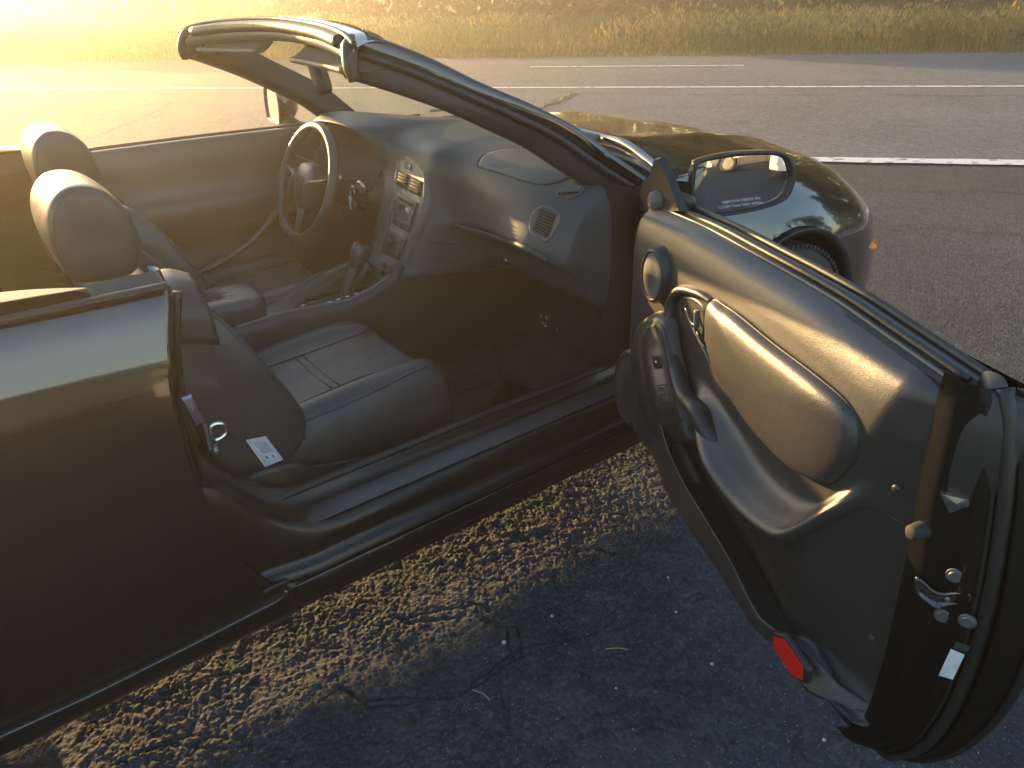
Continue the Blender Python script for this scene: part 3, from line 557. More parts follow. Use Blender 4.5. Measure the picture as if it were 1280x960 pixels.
# closed driver's door: outer skin, inner trim, mirror
DT = [[(x, y, z) for y, z in ((.79, .905), (.74, .915), (.715, .905), (.70, .86), (.695, .78), (.685, .74), (.66, .70), (.665, .62), (.70, .55), (.69, .42), (.68, .30))] for x in (-1.74, -1.5, -1.2, -.95, -.75, -.60)]
DT = np.array(DT); 
for i, k in enumerate((0, 1, 1, 1, .6, 0)): DT[i, 5:7, 1] += (1-k)*.03
DT[:, :, 2] -= np.array([0, 0, .002, .006, .010, .014])[:, None]
ld = empty('door', (-1.2, .75, .2)); ld.parent = car; ld.location = Vector((-1.2, .75, .2))-WLOC[car.name]
SURF('inner_panel', DT, 40, 60, TRIM, ld); 
g = [[(x, y, z) for y, z in ((.792, .90), (.828, .80), (.858, .60), (.868, .40), (.862, .27), (.82, .25))] for x in (-1.735, -1.4, -1.0, -.62, -.47)]; SURF('outer_skin', g, 20, 30, PAINT, ld)
TUBE('belt_seal', [(-1.73, .775, .916), (-1.2, .778, .912), (-.7, .775, .902)], .009, RUBBER, ld, flat=.7)
TUBE('armrest_edge', [(-1.62, .645, .45), (-1.35, .64, .47), (-1.15, .64, .53), (-1.0, .64, .64), (-.92, .65, .74), (-.90, .66, .80)], .012, TRIM, ld)
mo = un(340, 131, 'y', .93); B1 = (.985, .17, 0); 
def MF(a, b, h): return mo+a*np.array((.12, 1, 0))*.95+b*np.array((.05, 0, 1))+h*np.array((1, -.12, 0))
RR = lambda w, h, r=.35: [(-w, h*.55), (-w*.75, h), (0, h*1.05), (w*.75, h), (w, h*.5), (w, -h*.5), (w*.78, -h), (0, -h*1.02), (-w*.75, -h), (-w, -h*.5)]
pillow('mirror_housing', RR(.105, .064), [(0, 0), (0, .02), (.15, .055), (.5, .085), (1, .095)], MF, PAINT, ld)
pillow('mirror_housing_rim', RR(.105, .064), [(0, 0), (.06, -.004), (.11, .006)], MF, PLAST, ld)
pillow('mirror_glass', RR(.092, .054), [(0, .003), (1, .003)], MF, MIRR, ld, smooth=False)
MB().tube(cr([mo+[.02, -.08, -.05], mo+[.04, -.14, -.07], mo+[.07, -.18, -.085]], 8), [.03, .03, .03, .03, .035, .035, .04, .04], 10, flat=.6).build('mirror_base', PLAST, ld)

# ------------------------------------------------------------------ interior
from mathutils.bvhtree import BVHTree
def bvh(g):
    n, m_, _ = g.shape; return BVHTree.FromPolygons([tuple(p) for p in g.reshape(-1, 3)], gridf(n, m_).tolist())
def hitter(T, fb=None):
    def f(u, v, h=0):
        d = Vector(ray(u, v)).normalized(); r = T.ray_cast(Vector(CAM), d)
        if r[0] is None: p, n = (Vector(un(u, v, *fb)) if fb else Vector(CAM)+d*2), -d
        else: p, n = r[0], r[1]
        if n.dot(d) > 0: n = -n
        return np.array(p+n*h)
    return f
DP = {  # |y| station -> profile (x, z) from the windshield base over the edge down to the knees
 'end': [(-.50, .872), (-.53, .885), (-.58, .89), (-.62, .88), (-.66, .862), (-.695, .835), (-.72, .80), (-.745, .755), (-.755, .715), (-.74, .69), (-.70, .65), (-.65, .58), (-.50, .52)],
 'r66': [(-.46, .885), (-.52, .902), (-.60, .908), (-.65, .898), (-.695, .875), (-.725, .842), (-.75, .80), (-.772, .755), (-.775, .722), (-.755, .70), (-.70, .66), (-.65, .58), (-.50, .52)],
 'r55': [(-.42, .90), (-.50, .918), (-.60, .922), (-.67, .912), (-.725, .888), (-.755, .85), (-.775, .80), (-.79, .765), (-.792, .738), (-.765, .715), (-.70, .67), (-.65, .58), (-.50, .52)],
 'r40': [(-.37, .91), (-.46, .928), (-.58, .932), (-.68, .922), (-.735, .898), (-.762, .855), (-.772, .80), (-.775, .768), (-.775, .742), (-.75, .722), (-.69, .67), (-.64, .58), (-.48, .52)],
 'r26': [(-.34, .918), (-.44, .934), (-.58, .940), (-.68, .932), (-.735, .906), (-.755, .86), (-.755, .80), (-.758, .755), (-.757, .728), (-.74, .705), (-.69, .66), (-.64, .58), (-.48, .52)],
 'r18': [(-.33, .92), (-.43, .937), (-.58, .943), (-.69, .937), (-.745, .915), (-.770, .87), (-.765, .81), (-.765, .75), (-.772, .71), (-.75, .66), (-.73, .60), (-.68, .55), (-.50, .51)],
 'c12': [(-.325, .92), (-.43, .94), (-.60, .947), (-.72, .941), (-.775, .922), (-.795, .88), (-.805, .83), (-.826, .77), (-.851, .71), (-.876, .65), (-.896, .60), (-.90, .555), (-.60, .52)],
 'c0': [(-.32, .925), (-.43, .945), (-.60, .95), (-.72, .943), (-.772, .920), (-.79, .88), (-.800, .83), (-.825, .77), (-.850, .71), (-.875, .65), (-.895, .60), (-.90, .545), (-.60, .52)],
 'l12': [(-.325, .92), (-.43, .945), (-.60, .955), (-.72, .95), (-.785, .925), (-.80, .88), (-.806, .83), (-.827, .77), (-.851, .71), (-.876, .65), (-.896, .60), (-.90, .55), (-.60, .52)],
 'l17': [(-.33, .92), (-.43, .945), (-.60, .965), (-.74, .97), (-.83, .955), (-.83, .90), (-.80, .84), (-.78, .77), (-.78, .71), (-.78, .65), (-.77, .60), (-.75, .50), (-.70, .36)],
 'l24': [(-.34, .918), (-.43, .944), (-.60, .968), (-.76, .982), (-.86, .968), (-.845, .950), (-.72, .90), (-.70, .80), (-.76, .74), (-.79, .70), (-.77, .65), (-.72, .50), (-.62, .36)],
 'l37': [(-.37, .91), (-.46, .935), (-.60, .965), (-.76, .985), (-.868, .972), (-.85, .955), (-.71, .90), (-.69, .80), (-.76, .735), (-.80, .70), (-.77, .64), (-.72, .50), (-.62, .36)],
 'l52': [(-.42, .90), (-.50, .925), (-.62, .955), (-.76, .975), (-.86, .955), (-.845, .935), (-.72, .88), (-.70, .80), (-.76, .735), (-.79, .70), (-.77, .64), (-.72, .50), (-.62, .36)],
 'l60': [(-.44, .89), (-.52, .91), (-.62, .925), (-.72, .925), (-.79, .905), (-.80, .87), (-.79, .83), (-.78, .78), (-.78, .74), (-.76, .70), (-.74, .64), (-.70, .50), (-.60, .36)],
 'l69': [(-.47, .87), (-.53, .885), (-.60, .89), (-.66, .88), (-.70, .86), (-.72, .83), (-.73, .80), (-.74, .755), (-.745, .715), (-.74, .69), (-.70, .65), (-.66, .52), (-.60, .36)]}
DY = dict(end=-.70, r66=-.66, r55=-.55, r40=-.40, r26=-.26, r18=-.185, c12=-.12, c0=0, l12=.12, l17=.17, l24=.24, l37=.37, l52=.52, l60=.60, l69=.70)
DG = np.array([[(x-.055*max(0, DY[k]-.1)/.6*(x > -.80), DY[k], z) for x, z in p] for k, p in DP.items()]); dg = surf(DG, 190, 130)
ec = dg[0].copy(); ce = np.array((-.56, -.705, .72)); cap = [ec*(1-t)+ce*t+np.array((0, -.012*min(1, t*5), 0)) for t in (.98, .6, .3, .12, .03)]
dash = O('dashboard', np.concatenate([np.array(cap), dg]).reshape(-1, 3), gridf(195, 130), DASH, car); DB = bvh(dg); dh = hitter(DB)
def dpoly(nm, px, prof, m, n=48, lift=0, **k): return pillow(nm, px, prof, lambda a, b, h: dh(a, b, h+lift), m, dash, n=n, **k)
dpoly('airbag_cover', [(597, 204), (605, 193), (624, 187), (648, 185.5), (668, 189), (687, 196.5), (716, 217), (701, 227), (677, 231), (652, 226), (622, 216), (600, 210)], [(0, -.002), (.02, -.003), (.035, .001), (.1, .0025), (1, .003)], mat('airbag_vinyl', (.062, .064, .068), .55, bump=('v', 900, .0002)), n=70)
dpoly('airbag_gap', [(597, 204), (605, 193), (624, 187), (648, 185.5), (668, 189), (687, 196.5), (716, 217), (701, 227), (677, 231), (652, 226), (622, 216), (600, 210)], [(-.035, -.003), (-.02, .0008), (0, .0005), (.03, .0005)], HOLE, n=70)
def vent(out, inn, ns, bars=1, across=False):
    dpoly('vent_frame', out, [(-.03, -.004), (0, .002), (.05, .004), (.14, .003), (.17, .001)], PLAST2, n=44)
    dpoly('vent_opening', inn, [(-.06, .0012), (1, .0012)], HOLE, n=40, sharp=True)
    P = [dh(u, v, .003) for u, v in inn]; A, B, C_, D = P          # A-B top, D-C bottom
    for k in range(ns):
        f = (k+.5)/ns; a = A*(1-f)+D*f; b = B*(1-f)+C_*f; nn = np.cross(b-a, D-A); nn /= np.linalg.norm(nn); nn *= 1 if nn@(CAM-a) > 0 else -1
        dv = (D-A)/np.linalg.norm(D-A); L = np.linalg.norm(b-a)
        MB().box((a+b)/2+nn*.0015, (L, np.linalg.norm(D-A)/ns*.50, .0015), (b-a, dv-nn*.5, nn)).build('vent_slat', PLAST2, dash, smooth=False)
    for k in range(bars):
        f = (k+1)/(bars+1); a = (A*(1-f)+B*f); b = (D*(1-f)+C_*f); MB().tube([a, b], .0014, 6).build('vent_bar', PLAST, dash)
vent([(676, 257.5), (690, 260), (701, 267), (699, 280), (689, 297), (681, 303), (670, 296), (662, 287), (664, 270)], [(676, 263), (694, 270.5), (685, 297), (667, 286.5)], 7)
vent([(695, 243), (702, 235), (713, 231), (727, 232.5), (730, 237), (724, 243), (710, 249), (700, 247)], [(704, 234.5), (727, 234.5), (724, 241), (698, 244)], 1, 6)
# glovebox roll and gap lines
TUBE('glovebox_handle', [dh(*q, .000) for q in ((568, 281), (590, 287), (620, 295), (650, 307), (672, 318), (684, 326))], [.004, .009, .010, .010, .009, .005], DASH, dash, n=12, res=40)
for q in ([(515, 306), (540, 304), (572, 306)], [(684, 318), (686, 326), (690, 334)], [(478, 240), (486, 250)]): TUBE('panel_gap', [dh(*a, .0005) for a in q], .0014, HOLE, dash, n=6)
p = dh(632, 325, .006); MB().box(p, (.004, .03, .016)).build('glovebox_latch', CHROME, dash, bevel=.002)
TUBE('defroster_slot', [(-.385, .20, .934), (-.375, .0, .938), (-.385, -.20, .932), (-.43, -.42, .922), (-.50, -.60, .906)], .006, HOLE, dash, n=8, res=40, flat=.5)
# centre stack on its own sloping plane
SP0 = np.array((-.797, 0, .85)); SD = np.array((-.885+.797, 0, .64-.85)); SD /= np.linalg.norm(SD); SNn = np.cross(SD, (0, 1, 0)); SNn *= 1 if SNn[0] < 0 else -1
def stk(u, v, h=0): return unp(u, v, SP0+SNn*.004, SNn)+SNn*h
SO = [(499, 188), (508, 192), (518, 199), (527, 208), (532, 220), (531, 250), (522, 283), (513, 305), (503, 331), (492, 350), (482, 360), (472, 352), (470, 340), (476, 318), (484, 285), (491, 250), (495, 215)]
def spoly(nm, px, prof, m, n=48, **k): return pillow(nm, px, prof, stk, m, dash, n=n, **k)
spoly('stack_panel', SO, [(-.10, -.03), (-.08, -.006), (0, .002), (.05, .004), (.10, .002), (1, .002)], PLAST2, n=90, cen=(505, 270))
def quad(nm, q, h0, h1, m, bev=.08, k=1): return spoly(nm, q, [(0, h0), (.0, h1-.001), (bev, h1), (1, h1)], m, n=24, sharp=True, angle=35)
quad('clock', [(507, 203), (515, 206.5), (514.5, 213.5), (507, 211)], .003, .006, SCREEN)
def svent(q, n=5):
    quad('vent_opening', q, .003, .0045, HOLE); P = [stk(*a, .007) for a in q]; A, B, C_, D = P
    for k in range(n):
        f = (k+.5)/n; a = A*(1-f)+D*f; b = B*(1-f)+C_*f; MB().box((a+b)/2, (np.linalg.norm(b-a), .0045, .002), (b-a, SD*.8-SNn*.5, SNn)).build('vent_slat', PLAST2, dash, smooth=False)
svent([(500, 212.5), (512, 218.5), (509, 238), (496.5, 231.5)]); svent([(516, 220.5), (529, 227), (526, 246.5), (512, 240)])
quad('radio', [(498.5, 240), (523, 253.5), (512, 291), (491.5, 279)], .003, .007, PLAST); quad('ac_control', [(486, 287), (510, 299.5), (499.6, 326), (478, 315)], .003, .006, PLAST)
quad('tape_slot', [(500.5, 246), (519, 256), (518, 259), (499.5, 249)], .007, .0085, HOLE)
quad('radio_display', [(502.5, 254.5), (516, 261), (514.6, 268), (501, 262)], .007, .0085, SCREEN)
for k in range(5): quad('radio_button', [(498+3.4*k, 271+1.7*k), (500.6+3.4*k, 272.3+1.7*k), (499.6+3.4*k, 276+1.7*k), (497+3.4*k, 274.7+1.7*k)], .007, .010, PLAST2)
for k in range(4): quad('radio_button', [(517.5-1.4*k, 263+5.2*k), (520-1.4*k, 264.2+5.2*k), (519-1.4*k, 267.6+5.2*k), (516.4-1.4*k, 266.4+5.2*k)], .007, .010, PLAST2)
cc = stk(490.5, 301, 0); MB().lathe(cc, SNn, [(.017, 0), (.017, .012), (.013, .02), (0, .021)], 24).build('fan_dial', PLAST, dash, angle=40)
for k in range(4): quad('climate_button', [(497+2.6*k, 296+1.4*k), (499+2.6*k, 297+1.4*k), (498+2.6*k, 301+1.4*k), (496+2.6*k, 300+1.4*k)], .006, .009, PLAST2)
for k in range(3): quad('climate_button', [(500-1.5*k, 306+4.6*k), (504-1.5*k, 308+4.6*k), (503-1.5*k, 311+4.6*k), (499-1.5*k, 309+4.6*k)], .006, .009, PLAST2)
for k in range(2):
    for j in range(2): quad('seat_switch', [(478+6.5*k-2.5*j, 327+3.3*k+9*j), (483.5+6.5*k-2.5*j, 330+3.3*k+9*j), (481.8+6.5*k-2.5*j, 336.5+3.3*k+9*j), (476.3+6.5*k-2.5*j, 333.6+3.3*k+9*j)], .002, .007, PLAST)
TUBE('stack_edge', [stk(*q, .004) for q in ((495, 250), (489, 270), (483, 293), (476, 314), (474, 321))], .004, PLAST2, dash, n=8)
# instruments
for y, r, z in ((.37, .062, .845), (.50, .045, .83), (.25, .045, .83)):
    MB().lathe((-.695, y, z), (-1, 0, .25), [(0, .004), (r*.9, .004), (r*.95, .012), (r, .012), (r, 0)], 30).build('gauge', SCREEN if y != .37 else PLAST, dash, angle=40)
TUBE('cluster_rim', [(-.80, .20, .80), (-.78, .19, .86), (-.80, .24, .93), (-.83, .37, .95), (-.81, .50, .93), (-.78, .545, .86), (-.79, .54, .79)], .006, PLAST, dash, res=40)
# steering wheel
sw = empty('steering_wheel', (-.985, .368, .785)); sw.parent = car; sw.location = Vector((-.985, .368, .785))-WLOC[car.name]
SC0 = np.array((-.985, .368, .785)); SA = np.array((-cos(R(22)), 0, sin(R(22)))); SU = np.array((sin(R(22)), 0, cos(R(22)))); SL = np.array((0, 1., 0))
def swp(a, b, h=0): return SC0+SL*a+SU*b+SA*h          # a to the car's left, b up
MB().tube([swp(.187*cos(t), .187*sin(t)) for t in np.linspace(0, 2*pi, 72, endpoint=False)], .0165, 14, True).build('rim', LEATHER, sw)
pad = [(-.070, .040), (-.040, .066), (.040, .066), (.070, .040), (.082, .005), (.060, -.055), (.028, -.088), (-.028, -.088), (-.060, -.055), (-.082, .005)]
pillow('centre_pad', pad, [(0, -.035), (0, -.01), (.06, .006), (.2, .014), (.6, .02), (1, .022)], swp, PLAST, sw, n=60)
for s_ in (-1, 1): MB().tube(np.array([swp(s_*.04, .012, -.002), swp(s_*.09, .02, -.004), swp(s_*.13, .03, -.004), swp(s_*.178, .042, 0)]), [.028, .024, .019, .013], 12, flat=.30).build('spoke', PLAST, sw)
MB().tube(np.array([swp(0, -.05, 0), swp(0, -.11, -.004), swp(0, -.178, 0)]), [.034, .024, .018], 12, flat=.30).build('spoke', PLAST2, sw)
em = MB(); E_ = lambda cx, cy, w, h: crc([swp(cx+w*cos(t), cy+h*sin(t), .0225) for t in np.linspace(0, 2*pi, 12, endpoint=False)], 36)
em.tube(E_(0, .004, .021, .0145), .0013, 6, True); em.tube(E_(0, .0095, .0135, .0058), .0010, 6, True); em.tube(E_(0, .0035, .0056, .0135), .0010, 6, True); em.build('emblem', PLAST2, sw)
MB().tube(np.array([swp(0, 0, -.02), swp(0, 0, -.1), swp(0, .0, -.24)]), [.035, .045, .055], 16).build('steering_column', PLAST, dash)
for s_, q in ((1, [(-.90, .45, .82), (-.93, .53, .835), (-.94, .56, .84)]), (-1, [(-.90, .30, .815), (-.925, .22, .815), (-.93, .19, .815)])): TUBE('column_stalk', q, [.006, .006, .009], PLAST, dash, n=10)
igp = np.array((-.845, .255, .765)); MB().lathe(igp, (-1, -.3, .1), [(.022, -.04), (.022, 0), (.017, .004), (.009, .004), (.009, .001), (0, .001)], 20).build('ignition_lock', CHROME, dash, angle=40)
# keys hang from the ignition: a thing of their own
kr = empty('key_ring', igp+np.array((-.01, -.01, -.03)), 'key ring with pale tag and dark fob hanging from the ignition', 'keys')
MB().box(igp+(-.02, -.006, .004), (.03, .003, .018)).build('key', CHROME, kr, bevel=.001)
MB().tube([igp+np.array((-.034, -.008+.0*t, -.008))+.014*np.array((0.3*sin(t), cos(t), sin(t))) for t in np.linspace(0, 2*pi, 20, endpoint=False)], .0013, 6, True).build('ring', CHROME, kr)
pillow('paper_tag', [(-.011, .02), (.011, .02), (.013, -.025), (-.009, -.026)], [(0, -.001), (0, .001), (1, .001)], lambda a, b, h: igp+np.array((-.037+h, .006+a, -.045+b)), WHITE, kr, sharp=True, n=12, smooth=False)
pillow('fob', [(-.012, .010), (0, .016), (.012, .010), (.013, -.012), (0, -.018), (-.013, -.012)], [(0, -.004), (.1, .004), (1, .006)], lambda a, b, h: igp+np.array((-.040-h, -.020+a, -.050+b)), PLAST, kr, n=24)
# pedals and footwell
for y, w in ((.40, .10), (.24, .05)): rbox('pedal', (-.55, y, .36), (.02, w, .07), RUBBER, car, ax=[(1, 0, .6), (0, 1, 0), (-.6, 0, 1)], bevel=.004)
pillow('floor_mat', [(-1.02, -.63), (-.60, -.64), (-.52, -.60), (-.50, -.40), (-.54, -.20), (-.75, -.17), (-1.02, -.18), (-1.05, -.40)], [(0, -.004), (.02, .008), (.05, .010), (.08, .007), (1, .007)], lambda a, b, h: np.array((a, b, .253+h+max(0, a+.62)*.45)), mat('mat_pile', (.020, .018, .017), .95, bump=('v', 260, .004), var=(14, (.034, .031, .028), .4, .7)), car, n=60)
# crumpled clear film on the passenger floor (thin crinkled sheet)
fg = []; fc = un(692, 412, 'x', -.47); fe1 = np.array((-.15, -1, 0.)); fe2 = np.array((-.25, 0, 1.))
for i in range(22):
    fg.append([fc+fe1*(i-10.5)*.0072+fe2*(j-6)*.0085+np.array((-1, 0, 0))*(.0+.020*rng.random()*(abs(i-10.5) < 9))+fe2*.004*rng.normal() for j in range(13)])
ff = props(O('crumpled_film', np.array(fg).reshape(-1, 3), gridf(22, 13), GLASS, smooth=False), 'crumpled clear plastic film against the passenger footwell wall', 'plastic film')

# ---- centre console
con = empty('center_console', (-1.2, 0, .25)); con.parent = car; con.location = Vector((-1.2, 0, .25))-WLOC[car.name]
CX = [-.34, -.6, -.90, -.95, -1.02, -1.12, -1.25, -1.33, -1.45, -1.62, -1.75]; ZR = [.60, .60, .60, .575, .548, .531, .542, .545, .54, .53, .52]; ZL = [.60, .60, .60, .585, .560, .548, .50, .50, .52, .53, .52]; ZC = [.58, .56, .54, .52, .495, .487, .50, .50, .51, .51, .51]
g = [[(x, y, z) for y, z in ((-.135, .24), (-.130, .36), (-.122, r_-.035), (-.113, r_-.006), (-.103, r_+.001), (-.090, r_-.004), (-.075, c_+.01), (0, c_), (.07, c_+.006), (.092, l_-.004), (.105, l_), (.115, l_-.01), (.13, .36), (.14, .24))] for x, r_, l_, c_ in zip(CX, ZR, ZL, ZC)]
SURF('console_body', g, 60, 90, PLAST, con)
TUBE('console_edge', [(x, -.104, z+.001) for x, z in zip(CX[3:9], ZR[3:9])], .006, PLAST2, con, n=10, res=40); TUBE('console_edge', [un(u, v, 'y', .10) for u, v in ((358, 382), (375, 365), (400, 347), (430, 333), (446, 325))], .0065, PLAST2, con, n=10)
SURF('handbrake_tray', [[(x, y, z) for y in (.115, .10, .06)] for x, z in ((-1.215, .485), (-1.15, .515), (-1.05, .545), (-.95, .565))], 12, 8, PLAST, con)
arm = [(-1.50, -.085), (-1.42, -.098), (-1.36, -.088), (-1.335, -.05), (-1.33, 0), (-1.335, .05), (-1.36, .088), (-1.45, .095), (-1.62, .092), (-1.70, .08), (-1.72, 0), (-1.70, -.08), (-1.62, -.095)]
pillow('armrest_lid', arm, [(.02, -.05), (0, -.02), (-.01, .0), (.0, .016), (.04, .028), (.12, .034), (.4, .038), (1, .038)], lambda a, b, h: np.array((a, b, .568+h+.04*(-1.33-a)*0)), LEATHER, con, n=70)
MB().tube(cr([(-1.075, 0, .49), (-1.05, 0, .54), (-1.02, 0, .585), (-1.0, 0, .615)], 12), [.016]*8+[.014]*4, 10).build('shift_lever', PLAST, con)
MB().tube(cr([(-1.015, 0, .585), (-1.005, 0, .61), (-.995, 0, .635), (-.985, 0, .650), (-.98, 0, .655)], 14), np.interp(np.linspace(0, 1, 14), [0, .4, .75, 1], [.017, .026, .024, .006]), 16, flat=1.2).build('shift_knob', LEATHER, con)
g = np.array([[(x, y, np.interp(-x, [.98, 1.2], [.512, .500])+(.012 if abs(y+.01) < .03 else 0)) for y in (-.07, -.04, -.03, .02, .03, .06)] for x in (-.98, -1.05, -1.12, -1.20)]); SURF('shift_gate', g, 10, 20, DGLASS, con)
for k in range(6): MB().box((-1.02-.03*k, -.052, .5265-.0016*k), (.012, .006, .0015)).build('gear_mark', ETCH, con, smooth=False)
TUBE('seat_belt_buckle', [(-1.30, -.105, .53), (-1.22, -.02, .53), (-1.17, .05, .515)], .007, HOLE, con, flat=.5)

# ---- seats
def seat(y0, sgn, pas):
    st = empty('seat', (-1.4, y0, .25)); st.parent = car; st.location = Vector((-1.4+(0 if pas else .085), y0, .25))-WLOC[car.name]
    Yp = lambda y: y0+y                          # local y: outer side is negative for the passenger
    cols = [(-.255, .30), (-.262, .36), (-.258, .44), (-.235, .492), (-.190, .508), (-.150, .488), (-.115, .470), (0, .462), (.115, .470), (.150, .476), (.190, .490), (.235, .476), (.258, .43), (.262, .36), (.255, .30)]
    xs_ = [(-1.64, -.02, 1), (-1.52, -.012, 1), (-1.38, .0, 1.0), (-1.26, .008, 1.0), (-1.17, .008, .99), (-1.115, -.006, .965), (-1.085, -.04, .93), (-1.075, -.08, .90), (-1.085, -.14, .88)]
    g = []
    for x, dz, k in xs_:
        row = []
        for y, z in cols:
            fy = 1-(abs(y)/.26)**2; row.append((x+.028*fy*(x > -1.2), Yp(y*k), max(.27, z+dz)-(0 if x < -1.3 else .0)))
        g.append(row)
    cg = surf(np.array(g), 90, 130); O('seat_cushion', cg.reshape(-1, 3), gridf(90, 130), LEATHER, st)
    def on(x, y, h=.0025):
        i = np.argmin((cg[..., 0]-x)**2+(cg[..., 1]-Yp(y))**2+4*((cg[..., 2] < .40)*1.0)); return cg.reshape(-1, 3)[i]+np.array((0, 0, h))
    gi = [[on(x, y, .004 if abs(y) < .11 and x > -1.6 else .0005) for y in (-.118, -.112, -.06, 0, .06, .112, .118)] for x in (-1.60, -1.5, -1.4, -1.33, -1.25, -1.16, -1.11, -1.10)]
    SURF('cushion_insert', gi, 36, 24, PERF, st)
    for x in (-1.325, -1.345): TUBE('seat_seam', [on(x+.0*y, y, .0035) for y in (-.112, -.07, 0, .07, .112)], .0022, PLAST, st, n=6, res=24)
    for s_ in (-1, 1):
        TUBE('seat_seam', [on(x, s_*y, .002) for x, y in ((-1.58, .124), (-1.45, .122), (-1.3, .120), (-1.2, .122), (-1.13, .135), (-1.105, .16))], .0020, PLAST, st, n=6, res=40)
        TUBE('seat_piping', [on(x, s_*y, .001) for x, y in ((-1.60, .232), (-1.45, .236), (-1.3, .236), (-1.18, .228), (-1.12, .215))], .0030, LEATHER, st, n=8, res=40)
    # backrest from side profiles
    pf = np.array([(-1.525, .40), (-1.485, .45), (-1.480, .52), (-1.525, .62), (-1.575, .72), (-1.625, .80), (-1.665, .845), (-1.715, .865), (-1.765, .862), (-1.800, .835), (-1.805, .78), (-1.77, .65), (-1.715, .50), (-1.66, .40), (-1.60, .365)])
    c_ = pf.mean(0); rg = []
    for y, k, f_ in ((-.262, .001, 0), (-.268, .55, 0), (-.266, .88, 0), (-.255, .965, 0), (-.235, 1.0, 0), (-.205, 1.0, .0), (-.165, .985, .025), (-.12, .975, .05), (0, .975, .055), (.12, .975, .05), (.165, .985, .025), (.205, 1.0, 0), (.235, 1.0, 0), (.255, .965, 0), (.266, .88, 0), (.268, .55, 0), (.262, .001, 0)):
        q = (pf-c_)*k+c_; wfr = np.array([0, .3, 1, 1, 1, .9, .5, .1, 0, 0, 0, 0, 0, 0, 0]); q[:, 0] -= wfr*f_; tz = np.clip((q[:, 1]-.68)/.18, 0, 1); q2 = crc(q, 70); tzz = np.clip((q2[:, 1]-.66)/.2, 0, 1)
        rg.append(np.stack([q2[:, 0], Yp(y*(1-.14*tzz**1.5)), q2[:, 1]], -1))
    rg = cr(np.array(rg), 90); O('seat_backrest', rg.reshape(-1, 3), gridf(90, 70, True), LEATHER, st)
    TUBE('seat_piping', [(x, Yp(-.258*(1-.14*max(0, (z-.66)/.2)**1.5)), z) for x, z in ((-1.49, .45), (-1.487, .52), (-1.53, .62), (-1.58, .72), (-1.63, .80), (-1.67, .84))], .003, LEATHER, st, n=8, res=30)
    # headrest
    hc = np.array((-1.770, .950)); hp = .87*np.array([(.060, -.095), (.085, -.04), (.080, .03), (.055, .085), (.01, .118), (-.045, .118), (-.085, .08), (-.098, .02), (-.090, -.05), (-.070, -.095), (0, -.105)])
    rg = []
    for y, k in ((-.118, .001), (-.120, .5), (-.117, .78), (-.107, .91), (-.085, .975), (0, 1), (.085, .975), (.107, .91), (.117, .78), (.120, .5), (.118, .001)):
        q = crc(hp*k+hc+.0, 60); rg.append(np.stack([q[:, 0], np.full(60, Yp(y)), q[:, 1]], -1))
    hg_ = cr(np.array(rg), 60); O('headrest', hg_.reshape(-1, 3), gridf(60, 60, True), LEATHER, st)
    for s_ in (-1, 1): q = crc(hp*.87+hc, 60); MB().tube(np.stack([q[:, 0], np.full(60, Yp(s_*.110)), q[:, 1]], -1), .0028, 8, True).build('headrest_seam', LEATHER, st)
    for s_ in (-.05, .05): MB().tube(np.array([(-1.775, Yp(s_), .80), (-1.778, Yp(s_), .87)]), .006, 10).build('headrest_post', CHROME, st)
    if pas:
        # recliner cover, side shield, belt guide, airbag tag
        SURF('side_shield', [[(x, Yp(-.272), z) for x, z in ((-1.70, .40), (-1.72, .33), (-1.70, .27))], [(-1.63, Yp(-.295), .435), (-1.62, Yp(-.305), .35), (-1.62, Yp(-.29), .27)], [(-1.54, Yp(-.298), .425), (-1.53, Yp(-.305), .34), (-1.53, Yp(-.29), .27)], [(-1.47, Yp(-.285), .385), (-1.45, Yp(-.295), .33), (-1.44, Yp(-.28), .27)], [(-1.20, Yp(-.268), .315), (-1.19, Yp(-.272), .29), (-1.19, Yp(-.268), .26)]], 30, 14, PLAST, st, thick=.004)
        TUBE('seat_rail', [(-1.75, Yp(-.275), .265), (-1.4, Yp(-.275), .262), (-1.02, Yp(-.275), .262)], .010, HOLE, st); rbox('rail_foot', (-1.02, Yp(-.27), .27), (.05, .03, .025), CHROME, st)
        SURF('belt_guide', [[(-1.70, Yp(-.12), .868), (-1.665, Yp(-.13), .870), (-1.63, Yp(-.14), .855)], [(-1.715, Yp(-.20), .866), (-1.68, Yp(-.205), .866), (-1.635, Yp(-.21), .85)], [(-1.735, Yp(-.262), .835), (-1.69, Yp(-.268), .835), (-1.635, Yp(-.268), .81)], [(-1.735, Yp(-.275), .77), (-1.69, Yp(-.28), .76), (-1.635, Yp(-.28), .74)]], 16, 12, PLAST, st, thick=.006)
        TUBE('seat_belt', [(-1.79, Yp(-.285), .90), (-1.76, Yp(-.29), .80), (-1.73, Yp(-.292), .65), (-1.70, Yp(-.292), .45)], .022, RUBBER, st, n=10, res=24, flat=.12)
        yl = y0-.271-.0018; L4 = [un(u, v, 'y', yl) for u, v in ((307, 550), (332, 545), (354, 574), (331, 584))]
        tg = O('airbag_tag', L4+[p_+np.array((0, -.0012, 0)) for p_ in L4], [(4, 5, 6, 7), (0, 1, 5, 4), (1, 2, 6, 5), (2, 3, 7, 6), (3, 0, 4, 7)], WHITE, st, smooth=False); tg['label'] = 'white airbag tag sewn on the seat side'
        ux = (L4[2]-L4[1]); uy = (L4[0]-L4[1]); o0 = L4[1]+np.array((0, -.0018, 0)); mb = MB()
        def bar(a, b, w, h): q = [o0+ux*(a+i*w)+uy*(b+j*h) for i, j in ((0, 0), (1, 0), (1, 1), (0, 1))]; mb.add(q, [(0, 1, 2, 3)])
